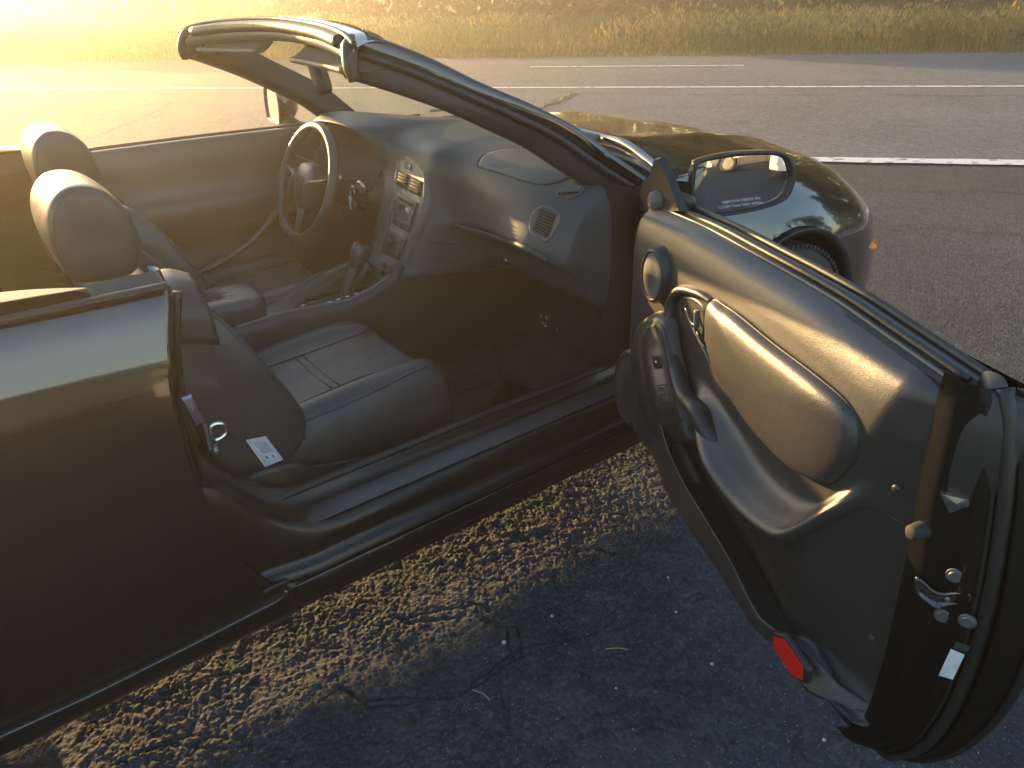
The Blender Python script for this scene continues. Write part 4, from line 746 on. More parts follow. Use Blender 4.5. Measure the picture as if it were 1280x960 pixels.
        bar(.05, .04, .006, .92); bar(.93, .04, .006, .92); bar(.05, .06, .88, .012); bar(.05, .92, .88, .012); bar(.12, .08, .01, .84)
        for k in range(9): bar(.18+.05*k, .18+.02*(k % 2), .018, .62-.06*(k % 3))
        bar(.74, .30, .10, .09); bar(.74, .60, .10, .12); mb.build('tag_print', INK, st, smooth=False)
    return st
ps = seat(-.375, -1, True); ds = seat(.375, 1, False)

# ------------------------------------------------------------------ the open passenger door
D0 = np.array((-.60, -.87, 0.)); TH = R(69); ES = np.array((-cos(TH), -sin(TH), 0)); EN = np.array((-sin(TH), cos(TH), 0)); EZ = np.array((0, 0, 1.))
def dw(s, n, z): return D0+ES*s+EN*n+EZ*z
def dpx(u, v, n): p = unp(u, v, D0+EN*n, EN)-D0; return np.array((p@ES, p[2]))
def dsz(g): return D0+g[..., :1]*ES+g[..., 1:2]*EN+g[..., 2:]*EZ          # (s, n, z) arrays
rd = empty('door', D0+np.array((0, 0, .2))); rd.parent = car; rd.location = Vector(D0+np.array((0, 0, .2)))-WLOC[car.name]
rd['label'] = 'passenger door swung wide open, its vinyl inner side lit gold'
# trim panel: profiles (n, z) from the belt down at stations s
ST = [.085, .19, .30, .42, .50, .60, .70, .79, .845, .885, .915, .95, 1.0]
PR = []
for s in ST:
    sh = np.interp(s, [.40, .50, .60, .72, .82, .85, .88, .91, .93], [0, .6, 1, 1, .95, .85, .5, .12, 0])          # armrest shelf
    pk = np.interp(s, [.28, .38, .45, .70, .78, .84], [0, .6, 1, 1, .6, 0])                    # map pocket
    ze = np.interp(s, [.4, .53, .66, .77, .845, .88, .91], [.61, .585, .542, .536, .566, .618, .665])      # shelf edge height
    lo = np.interp(s, [.085, .18, .34, .52, .72, .83, .91, .97, 1.0], [.40, .35, .365, .328, .303, .280, .235, .25, .275])
    lb = np.interp(s, [.085, .2, .33, .42, .8, .9, 1.0], [.100, .115, .125, .15, .15, .13, .085])         # lower bulge n
    pl = np.interp(s, [.30, .40, .50, .64, .76, .81, .95], [.50, .482, .432, .399, .365, .335, .29])  # pocket lip height
    zt = np.interp(s, [.085, .3, .7, 1.0], [.893, .905, .900, .872]); en = np.interp(s, [.9, 1.0], [0, 1])
    nb = .088-.006*en
    PR.append([(s, .030, zt+.004), (s, .056, zt+.006), (s, .078, zt-.010), (s, nb, zt-.040), (s, nb+.005, zt-.09), (s, nb+.005, .76),
        (s, nb+.005+.002*sh, max(ze+.06, .63)), (s, nb+.005+.010*sh, ze+.030), (s, nb+.005+.050*sh, ze+.008), (s, nb+.005+.076*sh, ze-.006), (s, nb+.005+.074*sh, ze-.024),
        (s, nb+.005+.026*sh, ze-.058), (s, nb+.004, min(ze-.10, pl+.03)), (s, nb+.004*(1-pk), pl-.015), (s, nb-.035*pk+.006*(1-pk), pl-.03-.11*pk), (s, nb+.010+.010*(1-pk), pl-.035-.115*pk),
        (s, nb+(lb-nb)*.80, pl-.04-.03*pk), (s, lb-.004, pl-.010), (s, lb+.002, pl-.012), (s, lb+.003, (pl+lo)/2-.01), (s, lb, lo+.012), (s, lb-.02, lo-.002), (s, .05, lo-.004)])
PR = np.array(PR); g = surf(PR, 130, 200)
s0_ = np.interp(g[..., 2], [.3, .5, .70, .85], [.80, .83, .88, .93]); dd_ = np.maximum(0, g[..., 0]-s0_); g[..., 1] += .010*np.clip((g[..., 1]-.06)/.03, 0, 1)-.046*(1-np.exp(-(dd_/.062)**1.6))*np.clip((g[..., 2]-.22)/.08, 0, 1)
e0 = g[-1].copy(); e0[:, 0] += .012; e0[:, 1] -= .012; e1 = g[-1].copy(); e1[:, 0] += .016; e1[:, 1] = np.minimum(e1[:, 1]-.03, .055)
f0 = g[0].copy(); f0[:, 0] -= .012; f0[:, 1] -= .02
g = np.concatenate([f0[None], g, e0[None], e1[None]]); O('trim_panel', dsz(g).reshape(-1, 3), gridf(133, 200), TRIM, rd)
# belt line: inner seal, glass slot, outer seal
def along(n, z, s0=.07, s1=1.0, dz=0): return [dw(s, n, z+np.interp(s, [.085, .3, .7, 1.0], [-.010, .003, .0, -.028])) for s in np.linspace(s0, s1, 8)]
O('belt_shelf', np.array([along(.060, .905), along(.040, .911), along(.020, .911), along(.018, .890), along(.010, .890), along(.008, .911), along(-.010, .910), along(-.020, .895)]).reshape(-1, 3), gridf(8, 8), RUBBER, rd)
TUBE('belt_seal', along(.030, .914, .09, .985), .0062, RUBBER, rd, n=8, res=40); TUBE('belt_seal', along(.046, .909, .09, .99), .0032, PLAST2, rd, n=8, res=40)
TUBE('belt_seal', along(-.004, .914, .11, 1.0), .0075, RUBBER, rd, n=8, res=40)
TUBE('belt_trim', along(.012, .908, .10, .985), .005, PLAST2, rd, n=8, res=40)
pillow('seal_end_cap', [(-.012, .01), (.02, .012), (.045, -.02), (.02, -.035), (-.008, -.02)], [(0, 0), (.15, .008), (1, .012)], lambda a, b, h: dw(1.0+a, .0+b*.0+.012-b*.3, .888+b+h*.4), PLAST, rd)
# outer skin and the door's rear edge (shut face)
OS = []
for s in (.02, .3, .6, .9, 1.0): OS.append([(s, n, z) for n, z in ((-.012, .908), (-.024, .88), (-.035, .78), (-.042, .62), (-.042, .48), (-.036, .35), (-.026, .25), (-.012, .19), (.02, .165))])
RZ = [.895, .86, .78, .70, .62, .54, .46, .38, .31, .25, .20, .165]
RE = [1.045, 1.075, 1.108, 1.128, 1.142, 1.150, 1.150, 1.142, 1.125, 1.10, 1.065, 1.02]       # outer edge of the shut face
NO = [-.014, -.026, -.035, -.039, -.042, -.042, -.042, -.038, -.032, -.026, -.014, .0]
osk = [[(s*f_, n, z) for s, n, z in zip(RE, NO, RZ)] for f_ in (.02, .35, .7, .95, .99)]+[[(s, n+.004, z) for s, n, z in zip(RE, NO, RZ)]]+[[(s-.012, n+.016, z) for s, n, z in zip(RE, NO, RZ)]]
def skf(g): g = g.copy(); g[..., 2] += .09*np.clip(1-g[..., 0]/.7, 0, 1)*np.clip((.38-g[..., 2])/.18, 0, 1); return dsz(g)
SURF('outer_skin', osk, 40, 50, PAINT, rd, fn=skf)
SI = [1.0, 1.0, 1.005, 1.01, 1.018, 1.022, 1.026, 1.028, 1.026, 1.02, 1.0, .97]
RC = []
for k, (zi, re, no, si) in enumerate(zip(RZ, RE, NO, SI)):
    w = re-si; RC.append([(si-.02, .070, zi+.01), (si+.006, .066, zi+.008), (si+.02, .055, zi+.006), (si+.25*w+.01, .046, zi+.004), (si+.48*w, .042, zi), (si+.55*w, .030, zi), (si+.60*w, .014, zi), (si+.72*w, .008, zi), (si+.78*w, .016, zi), (si+.84*w, .008, zi), (si+.93*w, no+.022, zi), (re-.010, no+.014, zi)])
SHUTM = mat('dulled_jamb_paint', (.004, .0045, .005), .5, 0, 0, .18, bump=('n', 40, .0004))  # jamb paint dulled to stand in for shade from the trim edge
SURF('shut_face', RC, 60, 60, SHUTM, rd, fn=dsz)
wsp = [(si+.66*(re-si), .018, zi) for zi, re, si in zip(RZ, RE, SI)]
TUBE('weatherstrip', [dw(*p) for p in wsp]+[dw(.8, .03, .165), dw(.4, .03, .215), dw(.1, .03, .27)], [.013, .013, .012, .012, .011, .011], RUBBER, rd, n=12, res=90, flat=.7)
TUBE('weatherstrip', [dw(p[0]-.012, p[1]+.010, p[2]) for p in wsp[1:-1]], .004, RUBBER, rd, n=8, res=60)
TUBE('weatherstrip', [dw(re-.004, no+.012, zi) for re, no, zi in zip(RE, NO, RZ)], .006, RUBBER, rd, n=8, res=60)
SURF('corner_gusset', [[(1.0, .055, .885), (1.03, .03, .892), (1.055, .0, .888)], [(1.005, .062, .84), (1.04, .045, .845), (1.075, .008, .85)], [(1.005, .064, .78), (1.04, .052, .775), (1.075, .022, .78)], [(1.008, .062, .735), (1.035, .054, .73), (1.06, .035, .735)]], 16, 16, PLAST, rd, fn=dsz, thick=.004)
SURF('door_bottom', [[(s, n, z) for s in (.03, .4, .8, .97)] for n, z in ((-.01, .185), (.02, .162), (.05, .175), (.075, .25))], 8, 12, JAMB, rd, fn=skf)
SURF('door_front_edge', [[(-.01, n, z) for z in (.9, .7, .5, .38, .30)] for n in (-.03, .02, .07)], 6, 8, JAMB, rd, fn=dsz)
def bolt(u, v, n, r=.0085, nm='latch_bolt', m=ZINC):
    s, z = dpx(u, v, n); c = dw(s, n, z); A = -EN*-.85+ES*.5; A = EN*.75+ES*.65
    MB().lathe(c-A*.004, A, [(r*1.35, 0), (r*1.35, .0025), (r*.95, .003), (r*.9, .0055), (r*.5, .0055), (r*.4, .003), (0, .003)], 20).build(nm, m, rd, angle=35)
FA = EN*.75+ES*.66; FA /= np.linalg.norm(FA); FB = np.cross(EZ, FA)          # shut-face normal and sideways
def face(u, v, n): s, z = dpx(u, v, n); return dw(s, n, z)
for u, v in ((1193, 721), (1178, 771), (1209, 778)): bolt(u, v, .050)
c = face(1180, 744, .052)
def latch(a, b, h): return c+FB*a+EZ*b+FA*h
SGN = 1 if (FB@R2) > 0 else -1
fpx = lambda a, b, h: unp(a, b, c, FA)+FA*h
pillow('latch', [(1144, 722), (1152, 724), (1166, 736), (1180, 741), (1210, 739), (1216, 744), (1212, 750), (1182, 756), (1172, 759), (1158, 750), (1145, 738)], [(0, 0), (.05, .005), (.16, .004), (.2, .001), (1, .0)], fpx, STEELD, rd, cen=(1172, 748), n=60)
pillow('latch_slot', [(1149, 728), (1170, 743), (1206, 743), (1204, 747), (1172, 751), (1150, 737)], [(0, .0025), (1, .0025)], fpx, HOLE, rd, n=30, cen=(1172, 745))
MB().lathe(latch(.005, -.002, .0), FA, [(.004, 0), (.004, .005), (.002, .006), (0, .006)], 10).build('latch_pin', ZINC, rd, angle=40)
c2 = face(1157, 661, .062); MB().lathe(c2, FA*.45-R2*.75, [(.013, -.012), (.013, .012), (.0115, .026), (.009, .029), (0, .029)], 20).build('rubber_stop', CLOTHD, rd)
c3 = face(1190, 626, .055); pillow('door_guide', [(-.018, .012), (.020, .014), (.022, .004), (.0, -.018)], [(0, 0), (.1, .008), (1, .010)], lambda a, b, h: c3+FB*a*SGN+EZ*b+FA*h, CHROME, rd, sharp=True, n=24, angle=30)
c4 = face(1188, 828, .054); O('sticker', [c4+FB*SGN*a+EZ*b+FA*.004 for a, b in ((-.009, -.028), (.009, -.026), (.013, .026), (-.005, .028))], [(0, 1, 2, 3)], WHITE, rd, smooth=False)
c5 = c4+EZ*.038+FB*SGN*.006; O('sticker', [c5+FB*SGN*a+EZ*b+FA*.004 for a, b in ((-.009, -.008), (.009, -.007), (.010, .006), (-.008, .006))], [(0, 1, 2, 3)], mat('dark_sticker', (.03, .05, .04), .3), rd, smooth=False)
for u, v in ((1117, 611), (1086, 798)):
    s, z = dpx(u, v, .085); MB().lathe(dw(s, .080, z), EN+ES*.45, [(.006, 0), (.006, .0025), (.004, .0035), (0, .004)], 16).build('trim_clip', TRIM, rd)
# armrest insert
ins = [dpx(u, v, .118) for u, v in ((886, 376), (902, 385), (919, 397), (960, 431), (1017, 475), (1052, 509), (1063, 543), (1055, 580), (1031, 606), (1008, 600), (979, 581), (938, 537), (906, 488), (889, 459), (880, 425), (879, 392))]
tp = lambda a, b, h: dw(a, .106+h-.035*max(0, a-.80)+.03*(b-.75)*(b > .75), b)
pillow('armrest_insert', ins, [(-.012, -.004), (-.006, -.004), (.0, .001), (.015, .008), (.05, .014), (.11, .019), (.22, .0225), (.30, .0242), (.4, .0256), (.5, .0267), (.6, .0276), (.7, .0283), (.8, .0288), (.9, .0291), (.97, .0292)], tp, TRIM, rd, n=110)
P = crc(ins, 120); MB().tube(np.array([tp(a, b, -.001) for a, b in P]), .0022, 6, True).build('insert_piping', PLAST, rd)
# door pull: surround loop, handle bowl, inner handle
loop = [dpx(u, v, n) for u, v, n in ((850, 363, .106), (839, 384, .110), (838, 420, .118), (845, 460, .128), (856, 495, .138), (872, 513, .145))]
LP = [dw(*(np.array((q[0], 0, q[1]))+(0, n, 0))) for q, n in zip(loop, (.106, .110, .118, .128, .138, .145))]
q = dpx(872, 366, .11); q2 = dpx(889, 378, .11); LT = [dw(q2[0], .106, q2[1]), dw(q[0], .110, q[1])]
TUBE('door_pull', LT+LP+[dw(.555, .140, .572), dw(.66, .128, .548)], [.008, .010, .013, .015, .017, .018, .020, .023, .022, .008], PLAST, rd, n=18, res=60, flat=.8)
bw = [dpx(u, v, .10) for u, v in ((853, 372), (868, 369), (880, 382), (882, 410), (884, 440), (882, 470), (892, 492), (880, 506), (862, 496), (850, 470), (845, 430), (845, 395))]
pillow('handle_bowl', bw, [(0, .002), (.10, -.002), (.3, -.014), (.6, -.02), (1, -.022)], lambda a, b, h: dw(a, .0975+h, b), PLAST, rd, n=60)
hb = [dpx(u, v, .105) for u, v in ((850, 374), (862, 370), (878, 382), (881, 402), (878, 425), (880, 440), (866, 420), (855, 400))]
pillow('handle_plate', hb, [(0, .0), (.08, .004), (.2, .001), (1, -.002)], lambda a, b, h: dw(a, .102+h, b), PLAST, rd, n=40)
h0, h1, h2_, h3 = [dpx(u, v, .115) for u, v in ((858, 385), (864, 402), (872, 408), (873, 388))]
mb = MB().tube(np.array([dw(a[0], .116, a[1]) for a in cr([h0, h1, h2_], 10)]), .0028, 8); mb.tube(np.array([dw(a[0], .118, a[1]) for a in cr([h2_, (h2_+h3)/2, h3], 8)]), .006, 10); mb.build('inner_handle', PLAST2, rd)
for k in range(3):
    a, b = dpx(860+4*k, 405+5*k, .112), dpx(879+3*k, 436+9*k, .112); TUBE('bowl_rib', [dw(a[0], .106, a[1]), dw((a[0]+b[0])/2, .109, (a[1]+b[1])/2), dw(b[0], .106, b[1])], .0022, PLAST2, rd, n=6, res=10)
# switch plate with two switches
sp = [dpx(u, v, .14) for u, v in ((818, 403), (829, 408), (836, 435), (842, 470), (850, 505), (853, 528), (838, 533), (822, 528), (812, 490), (805, 450), (805, 420))]
pn = lambda a, b, h: dw(a, .142+h, b)
pillow('switch_plate_base', [dpx(u, v, .13) for u, v in ((815, 390), (835, 400), (842, 440), (852, 480), (862, 530), (866, 556), (840, 556), (818, 545), (800, 500), (790, 450), (795, 410))], [(0, -.03), (.05, -.008), (.12, .0), (1, .0)], pn, PLAST, rd, n=60)
pillow('switch_plate', sp, [(0, -.002), (.03, .003), (.08, .0045), (1, .0045)], pn, PLAST, rd, n=70)
def ps(nm, px, prof, m, **k): return pillow(nm, [dpx(u, v, .144) for u, v in px], prof, pn, m, rd, sharp=True, n=28, angle=40, **k)
def inset(q, f, sh=(0, 0)): c_ = np.mean(q, 0); return [tuple(np.array(p_)*(1-f)+c_*f+sh) for p_ in q]
Q1 = [(816, 443.5), (828, 442.5), (831, 459), (819, 461.5)]; Q2 = [(822, 481), (835, 479.6), (840, 503), (828, 505.6)]
for q in (Q1, Q2): ps('switch_well', q, [(0, .005), (.08, .0055), (.14, .002), (1, .002)], HOLE)
ps('switch_button', inset(Q1, .22), [(0, .002), (.08, .008), (1, .009)], PLAST); ps('switch_symbol', inset(Q1, .84), [(0, .0092), (1, .0092)], ETCH)
ps('switch_button', [(824, 483.5), (833, 482.5), (835.5, 492), (826.5, 493)], [(0, .002), (.08, .009), (1, .006)], PLAST2); ps('switch_button', [(826.7, 493.6), (835.7, 492.6), (838, 501.5), (829.3, 503)], [(0, .002), (.08, .006), (1, .009)], PLAST2)
# speakers
def speaker(nm, u, v, n, w, h, lean):
    s, z = dpx(u, v, n); q = lambda a, b, hh: dw(s+a*.97, n+hh-lean*a, z+b); el = [(w*cos(t), h*sin(t)) for t in np.linspace(0, 2*pi, 16, endpoint=False)]
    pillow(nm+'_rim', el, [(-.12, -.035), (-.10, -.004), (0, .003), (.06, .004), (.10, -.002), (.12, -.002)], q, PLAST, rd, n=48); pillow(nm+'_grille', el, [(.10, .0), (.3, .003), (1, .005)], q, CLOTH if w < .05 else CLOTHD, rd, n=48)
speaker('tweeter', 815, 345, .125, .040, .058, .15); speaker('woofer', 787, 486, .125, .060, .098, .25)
# red reflector in the lower rear corner
rf = [dpx(u, v, .150) for u, v in ((966, 794), (978, 799), (999, 838), (997, 853), (986, 846), (967, 812))]; rn = np.mean([r_[0] for r_ in rf])
pillow('reflector', rf, [(0, -.004), (.06, .004), (1, .005)], lambda a, b, h: dw(a, .1475+h-.12*max(0, a-.84), b), REDL, rd, sharp=True, n=36, angle=40)
pillow('reflector_rim', rf, [(-.16, -.01), (-.12, .001), (0, .002), (0.02, -.004)], lambda a, b, h: dw(a, .1475+h-.12*max(0, a-.84), b), PLAST, rd, sharp=True, n=36)
# mirror triangle, knob, housing, glass
tri = [dpx(u, v, .045) for u, v in ((797, 264), (802, 228), (812, 219), (819, 197), (825, 196), (838, 226), (853, 266), (825, 268))]
pillow('mirror_sail', tri, [(0, -.010), (.0, .0), (.08, .008), (1, .010)], lambda a, b, h: dw(a, .040+h, b), PLAST, rd, sharp=True, n=40, angle=35)
s_, z_ = dpx(808, 251, .075); MB().lathe(dw(s_+.01, .035, z_), EN-ES*.25, [(.022, 0), (.022, .022), (.019, .032), (.010, .037), (0, .038)], 24).build('mirror_knob', VISOR, rd)
mc = un(927, 231, 'y', -1.045); NRM = np.array((-.545, -.84, .02)); NRM /= np.linalg.norm(NRM); MXA = np.cross(EZ, NRM); MXA /= np.linalg.norm(MXA); MYA = np.cross(NRM, MXA)
if MXA@R2 < 0: MXA = -MXA
def mf(a, b, h): return mc+MXA*a+MYA*(b+.07*a)+NRM*h
MO = [(-.118, .050), (-.108, .066), (-.04, .074), (.05, .070), (.100, .056), (.122, .022), (.124, -.012), (.108, -.046), (.05, -.063), (-.04, -.068), (-.098, -.060), (-.116, -.030), (-.120, .010)]
MI = [(a*.90, b*.86) for a, b in MO]
pillow('mirror_housing', MO, [(0, .0), (-.0, -.012), (.04, -.035), (.15, -.06), (.4, -.08), (1, -.09)], mf, PAINT, rd, n=70)
pillow('mirror_housing_rim', MO, [(0, -.004), (.0, .003), (.03, .006), (.085, .004), (.11, -.006), (.12, -.010)], mf, PLAST, rd, n=70)
RCV = 1.25
pillow('mirror_glass', MI, [(f_, 0) for f_ in np.linspace(0, .97, 14)], lambda a, b, h: mf(a, b, -.004-(a*a+b*b)/(2*RCV)), MIRR, rd, n=70)
MB().tube(cr([mf(-.07, -.035, -.04), mf(-.115, -.045, -.035), dw(.155, .015, .925), dw(.115, .035, .925)], 14), np.linspace(.024, .020, 14), 14, flat=.8).build('mirror_arm', PLAST, rd)
def text(body, size, fn_o, ax, ay, nz, m, par, nm):
    cu = bpy.data.curves.new(nm, 'FONT'); cu.body = body; cu.size = size; cu.align_x = 'CENTER'; cu.align_y = 'CENTER'; cu.extrude = .0001; cu.materials.append(m)
    o = bpy.data.objects.new(nm, cu); COL.objects.link(o); me_ = bpy.data.meshes.new_from_object(o.evaluated_get(bpy.context.evaluated_depsgraph_get())); bpy.data.objects.remove(o); me_.materials.clear(); me_.materials.append(m); o = bpy.data.objects.new(nm, me_); COL.objects.link(o); loc = Vector(fn_o); X_ = Vector(ax).normalized(); Z_ = Vector(nz).normalized(); Y_ = Z_.cross(X_)
    M3 = Matrix((X_, Y_, Z_)).transposed(); o.parent = par; o.location = loc-WLOC[par.name]; o.rotation_euler = M3.to_euler(); WLOC[o.name] = loc; return o
text('OBJECTS IN MIRROR ARE', .0080, mf(.003, -.036, .001), MXA+MYA*.07, 0, NRM, ETCH, rd, 'mirror_lettering'); text('CLOSER THAN THEY APPEAR', .0080, mf(.003, -.047, .001), MXA+MYA*.07, 0, NRM, ETCH, rd, 'mirror_lettering')

# ------------------------------------------------------------------ surroundings
def leafmat(name, c1, c2):
    return straw(name, c1, c2, .35)
LEAF = [leafmat('oak_leaves', (.035, .06, .012), (.14, .15, .03)), leafmat('maple_leaves', (.05, .07, .015), (.20, .17, .035)), leafmat('dark_leaves', (.018, .035, .012), (.06, .075, .02))]
UNDER = straw('shade_leaves', (.005, .010, .004), (.017, .021, .008), .03)  # leaf colour darkened to imitate the shade under the trees
BARK = mat('bark', (.09, .075, .06), .9, bump=('n', 12, .03))
def crown_mesh(h, w, n, sd, m, base=.25):
    r = np.random.default_rng(sd); nc = 26; cs = []
    for i in range(nc):
        t = r.random(); z = h*(base+(1-base)*t); rad = w*(.35+.65*math.sin(pi*min(1, .18+t*.85)))*r.random()**.5; a = r.random()*2*pi; cs.append((rad*cos(a), rad*sin(a), z, w*(.22+.2*r.random())))
    cs = np.array(cs); k = r.integers(0, nc, n); d = r.normal(size=(n, 3)); d /= np.linalg.norm(d, axis=1)[:, None]; P = cs[k, :3]+d*cs[k, 3:4]*(.55+.5*r.random((n, 1)))*np.array([1, 1, .8])
    u = r.normal(size=(n, 3)); u /= np.linalg.norm(u, axis=1)[:, None]; v = np.cross(u, r.normal(size=(n, 3))); v /= np.linalg.norm(v, axis=1)[:, None]; s = (.10+.16*r.random((n, 1)))*h/9
    V = np.stack([P-u*s, P+v*s*.6, P+u*s, P-v*s*.6], 1).reshape(-1, 3)
    me = bpy.data.meshes.new('crown'); me.from_pydata(V.tolist(), [], np.arange(4*n).reshape(-1, 4).tolist()); me.materials.append(m); return me
def trunk_mesh(h, r0, sd):
    r = np.random.default_rng(sd); mb = MB(); P = np.array([(0, 0, -.3), (.05*r.normal(), .05*r.normal(), h*.3), (.2*r.normal(), .2*r.normal(), h*.6), (.3*r.normal(), .3*r.normal(), h*.9)]); mb.tube(cr(P, 10), np.linspace(r0, r0*.25, 10), 9)
    for k in range(6):
        z = h*(.3+.09*k); a = r.random()*6.28; L = h*.25; b = np.array((0, 0, z)); mb.tube(np.array([b, b+np.array((cos(a)*L*.5, sin(a)*L*.5, L*.35)), b+np.array((cos(a)*L, sin(a)*L, L*.8))]), [r0*.4, r0*.25, r0*.1], 6)
    V = np.concatenate(mb.V); me = bpy.data.meshes.new('trunk'); me.from_pydata(V.tolist(), [], mb.F); me.materials.append(BARK); return me
PROTO = [(crown_mesh(11, 3.6, 5200, 1, LEAF[0]), trunk_mesh(11, .22, 1)), (crown_mesh(9, 3.2, 4600, 2, LEAF[1], .15), trunk_mesh(9, .18, 2)), (crown_mesh(13, 3.0, 5200, 3, LEAF[2], .1), trunk_mesh(13, .24, 3))]
KN = ['broad oak', 'yellowing maple', 'dark evergreen']
def tree(x, y, k, s, lab, grp):
    t = empty(['oak_tree', 'maple_tree', 'evergreen_tree'][k], (x, y, -.05), lab, 'tree', grp)
    a = random.random()*6.28
    for nm, me in (('crown', PROTO[k][0]), ('trunk', PROTO[k][1])):
        o = bpy.data.objects.new(nm, me); COL.objects.link(o); o.parent = t; WLOC[o.name] = Vector((x, y, 0))
    t.rotation_euler = (0, 0, a); t.scale = (s, s, s*random.uniform(.9, 1.15))
for i in range(26):                              # wood beyond the meadow
    a = -15+i*2.4+random.uniform(-1, 1); k = random.choice((0, 1, 2, 2, 0)); x, y, _ = rw(a, random.uniform(36, 42))
    tree(x, y, k, random.uniform(1.35, 1.8), KN[k]+' tree in the wood line beyond the meadow', 'trees of the wood line')
for i in range(5):                               # lower trees whose shadow tips reach the far lane
    q = un(1080+60*i, 92-2*i, 'z', 0); d = (34.5-q[:2]@RN)/RN[1]; tree(q[0], q[1]+d, 2 if i % 2 else 0, .50+.05*(i % 3), 'low '+KN[2 if i % 2 else 0]+' tree at the sunny end of the wood line', 'low trees of the wood line')
for i, (x, y, k, s) in enumerate([(34, -16, 0, .9), (27, -27, 2, .8), (40, -8, 1, 1.0), (46, -22, 2, 1.1)]):
    tree(x, y, k, s, KN[k]+' tree standing behind the parking lot', 'trees behind the parking lot')
# dark undergrowth below the wood
r = np.random.default_rng(5); n = 26000; A_ = r.uniform(-50, 55, n); B_ = r.uniform(27.5, 36, n); Z_ = r.random(n)**1.3*(1.2+1.6*vnoise(A_*.4, B_*.4, 31)); XY = RD[None]*A_[:, None]+RN[None]*B_[:, None]; P = np.c_[XY, Z_]
u = r.normal(size=(n, 3)); u /= np.linalg.norm(u, axis=1)[:, None]; v = np.cross(u, r.normal(size=(n, 3))); v /= np.linalg.norm(v, axis=1)[:, None]; s = .10+.14*r.random((n, 1))
props(O('undergrowth', np.stack([P-u*s, P+v*s*.6, P+u*s, P-v*s*.6], 1).reshape(-1, 3), np.arange(4*n).reshape(-1, 4), UNDER, smooth=False), 'dark leafy undergrowth at the foot of the wood', 'undergrowth', kind='stuff')

n = 9000; X_ = r.uniform(-110, 70, n); Y_ = r.uniform(-84, -76, n); Z_ = r.random(n)*(4.5+4.5*vnoise(X_*.09, Y_*.02, 41)); P = np.c_[X_, Y_, Z_]
u = r.normal(size=(n, 3)); u /= np.linalg.norm(u, axis=1)[:, None]; v = np.cross(u, r.normal(size=(n, 3))); v /= np.linalg.norm(v, axis=1)[:, None]; s = .5+.6*r.random((n, 1))
props(O('far_wood', np.stack([P-u*s, P+v*s*.6, P+u*s, P-v*s*.6], 1).reshape(-1, 3), np.arange(4*n).reshape(-1, 4), LEAF[0], smooth=False), 'far wood behind the parking lot, reflected in the black paint', 'wood', kind='stuff')
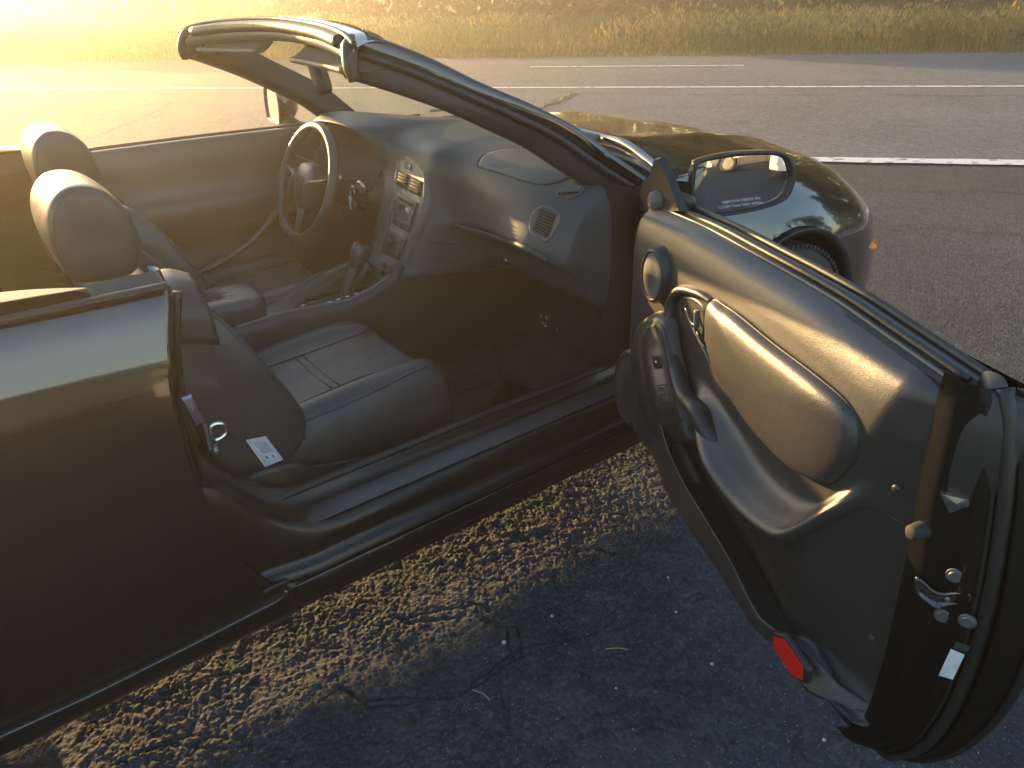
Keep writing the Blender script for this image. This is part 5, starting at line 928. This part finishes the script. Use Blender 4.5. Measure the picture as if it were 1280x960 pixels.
# ---- two parked vehicles behind the camera, seen in the door mirror
def sedan(name, loc, rz, m, label, van=False):
    root = empty(name, (0, 0, 0), label, 'car'); H = 1.45 if not van else 1.75
    def Y_(z): return np.interp(z, [.2, .35, .6, .85, .95], [.82, .87, .90, .87, .82])
    top = [(2.25, .62), (2.15, .74), (1.6, .86), (.95, .97), (0, 1.0), (-1.2, 1.02), (-1.9, 1.06), (-2.2, 1.0), (-2.28, .8)]
    if van: top = [(2.3, .80), (2.28, 1.02), (1.7, 1.10), (1.0, 1.15), (0, 1.15), (-1.2, 1.15), (-2.0, 1.15), (-2.3, 1.15), (-2.35, .9)]
    xs_ = np.linspace(-2.3, 2.28, 150); zt = np.interp(xs_, [p[0] for p in top][::-1], [p[1] for p in top][::-1]); zt = np.convolve(np.pad(zt, 4, 'edge'), np.ones(9)/9, 'valid')
    for sg in (-1, 1):
        g = []
        for x, zt_ in zip(xs_, zt):
            nar = .10*max(0, (abs(x)-1.6)/.7)**2*2.2; row = []
            for t in np.linspace(0, 1, 34):
                z = .24+(zt_-.24)*t; y = np.interp(t, [0, .15, .45, .75, .9, 1], [.84, .88, .90, .885, .84, .74])-nar; row.append((x, sg*y, z))
            row += [(x, sg*(.5-nar), zt_+.02), (x, 0, zt_+.03)]; g.append(row)
        g = np.array(g); f = gridf(150, 36); V = g.reshape(-1, 3); cen = V[f].mean(1); kf = np.ones(len(f), bool); bd = np.zeros(len(V), bool)
        for ax in (1.38, -1.35):
            ins_ = (np.hypot(cen[:, 0]-ax, cen[:, 2]-.32) < .37) & (np.abs(cen[:, 1]) > .6); kf &= ~ins_
        O('body', V, f[kf].tolist(), m, root)
        for ax in (1.38, -1.35):
            th = np.linspace(-.2, pi+.2, 24); VV = np.array([[(ax+r_*cos(t), sg*y, .32+r_*sin(t)) for t in th] for r_, y in ((.40, .872), (.36, .872), (.385, .80), (.385, .5), (.02, .5))]); O('wheel_arch', VV.reshape(-1, 3), gridf(5, 24), m if False else HOLE, root)
            c = np.array((ax, sg*.78, .32)); w = MB().lathe(c, (0, sg, 0), [(.20, -.1), (.30, -.1), (.32, -.07), (.32, .07), (.30, .095), (.235, .10), (.225, .09)], 40).build('wheel', TYRE, root, angle=40)
            mb = MB().lathe(c, (0, sg, 0), [(.228, .09), (.222, .098), (.21, .085), (.19, .03), (0, .03)], 40)
            for k in range(9):
                t = k*2*pi/9; mb.box(c+np.array((cos(t)*.13, sg*.075, sin(t)*.13)), (.17, .045, .03), ((cos(t), 0, sin(t)), (-sin(t), 0, cos(t)), (0, 1, 0)))
            mb.lathe(c, (0, sg, 0), [(.06, .05), (.055, .095), (0, .098)], 20); o_ = mb.build('rim', ALLOY, w, angle=35)
        MB().box((.1, sg*.905, .5), (2.2, .012, .05)).build('side_moulding', m, root, bevel=.004)
        for xd in ((.95, -.1, -1.05)): MB().box((xd, sg*.896, .62), (.008, .02, .62)).build('door_gap', HOLE, root)
        for xd in (.1, -.85): rbox('door_handle', (xd, sg*.91, .86), (.2, .03, .03), m, root)
        fl = 2.24 if van else 2.12
        pillow('headlight', [(-.20, .07), (0, .10), (.20, .10), (.22, -.03), (.05, -.09), (-.18, -.07)], [(0, -.06), (0, .0), (.2, .03), (1, .045)], lambda a, b, h: np.array((fl+h-.25*max(0, a)*0-abs(a+.2)*.35, sg*(.62+a*.9), .72+(.14 if van else 0)+b*1.1)), GREYL, root, n=30)
    gy = .84 if van else .58
    MB().box((2.30, 0, gy), (.05, .8, .22)).build('grille', HOLE, root, bevel=.02)
    for k in range(4): MB().box((2.335, 0, gy-.08+.055*k), (.02, .78, .014)).build('grille_bar', CHROME, root)
    SURF('front_bumper', [[(x, y, z) for y, x in ((-.82, 1.98), (-.7, 2.24), (0, 2.36), (.7, 2.24), (.82, 1.98))] for z in (.24, .36, .50)] + [[(x-.05, y, .60) for y, x in ((-.82, 1.98), (-.7, 2.24), (0, 2.36), (.7, 2.24), (.82, 1.98))]], 12, 24, m, root)
    # cabin: pillars and roof in body colour over dark glass
    zt0 = .98 if not van else 1.12
    cab = lambda i: [(x, y, z) for x, y, z in ((1.0-i, 0, 0),)]
    gl = []
    for z, xf, xr, w in ((zt0, 1.0, -1.85, .80), ((zt0+H)/2, .62, -1.55, .70), (H-.06, .28, -1.15, .60)): gl.append([(xf, -w, z), (xf+.05, 0, z), (xf, w, z), ((xf+xr)/2, w+.03, z), (xr, w, z), (xr-.05, 0, z), (xr, -w, z), ((xf+xr)/2, -w-.03, z), (xf, -w, z)])
    V = np.array(gl).reshape(-1, 3); O('window_glass', V, gridf(3, 9), DGLASS, root, smooth=False)
    SURF('roof', [[(x, y, z) for y, z in ((-.63, H-.07), (-.5, H-.015), (0, H+.01), (.5, H-.015), (.63, H-.07))] for x in (.30, .0, -.6, -1.18)], 12, 20, m, root)
    for sg in (-1, 1):
        for a, b in (((1.0, .81, zt0), (.28, .61, H-.05)), ((-.35, .84, zt0), (-.35, .64, H-.05)), ((-1.85, .81, zt0), (-1.15, .61, H-.05))): MB().tube(np.array([(a[0], sg*a[1], a[2]), (b[0], sg*b[1], b[2])]), .035, 8).build('roof_pillar', m, root)
    MB().box((0, 0, .26), (4.3, 1.5, .06)).build('underbody', HOLE, root)
    root.location = loc; root.rotation_euler = (0, 0, rz); return root
sedan('silver_car', (-1.8, -9.4, -.01), R(158), SILVER, 'silver sedan parked behind, seen only in the passenger door mirror')
sedan('white_van', (1.1, -7.6, -.01), R(135), WPAINT, 'white vehicle with clear headlight seen at the right edge of the door mirror', True)

# ------------------------------------------------------------------ added air volume that imitates the golden veil of lens flare
HZ = 0.0075
if HZ:
    hm = bpy.data.materials.new('flare_haze_air'); hm.use_nodes = True; t = hm.node_tree; t.nodes.remove(t.nodes['Principled BSDF']); pv = t.nodes.new('ShaderNodeVolumePrincipled')
    pv.inputs['Color'].default_value = (1, .94, .82, 1); pv.inputs['Density'].default_value = HZ; pv.inputs['Anisotropy'].default_value = .64; t.links.new(pv.outputs[0], t.nodes['Material Output'].inputs['Volume'])
    q = [rw(a_, b_, z_) for z_ in (-1.1, 2.12) for a_, b_ in ((-200, -30), (27, -30), (27, 27.2), (-200, 27.2))]
    b = MB().add(q, [(3, 2, 1, 0), (4, 5, 6, 7), (1, 5, 4, 0), (2, 6, 5, 1), (3, 7, 6, 2), (0, 4, 7, 3)]).build('flare_haze', hm, smooth=False); b['kind'] = 'stuff'
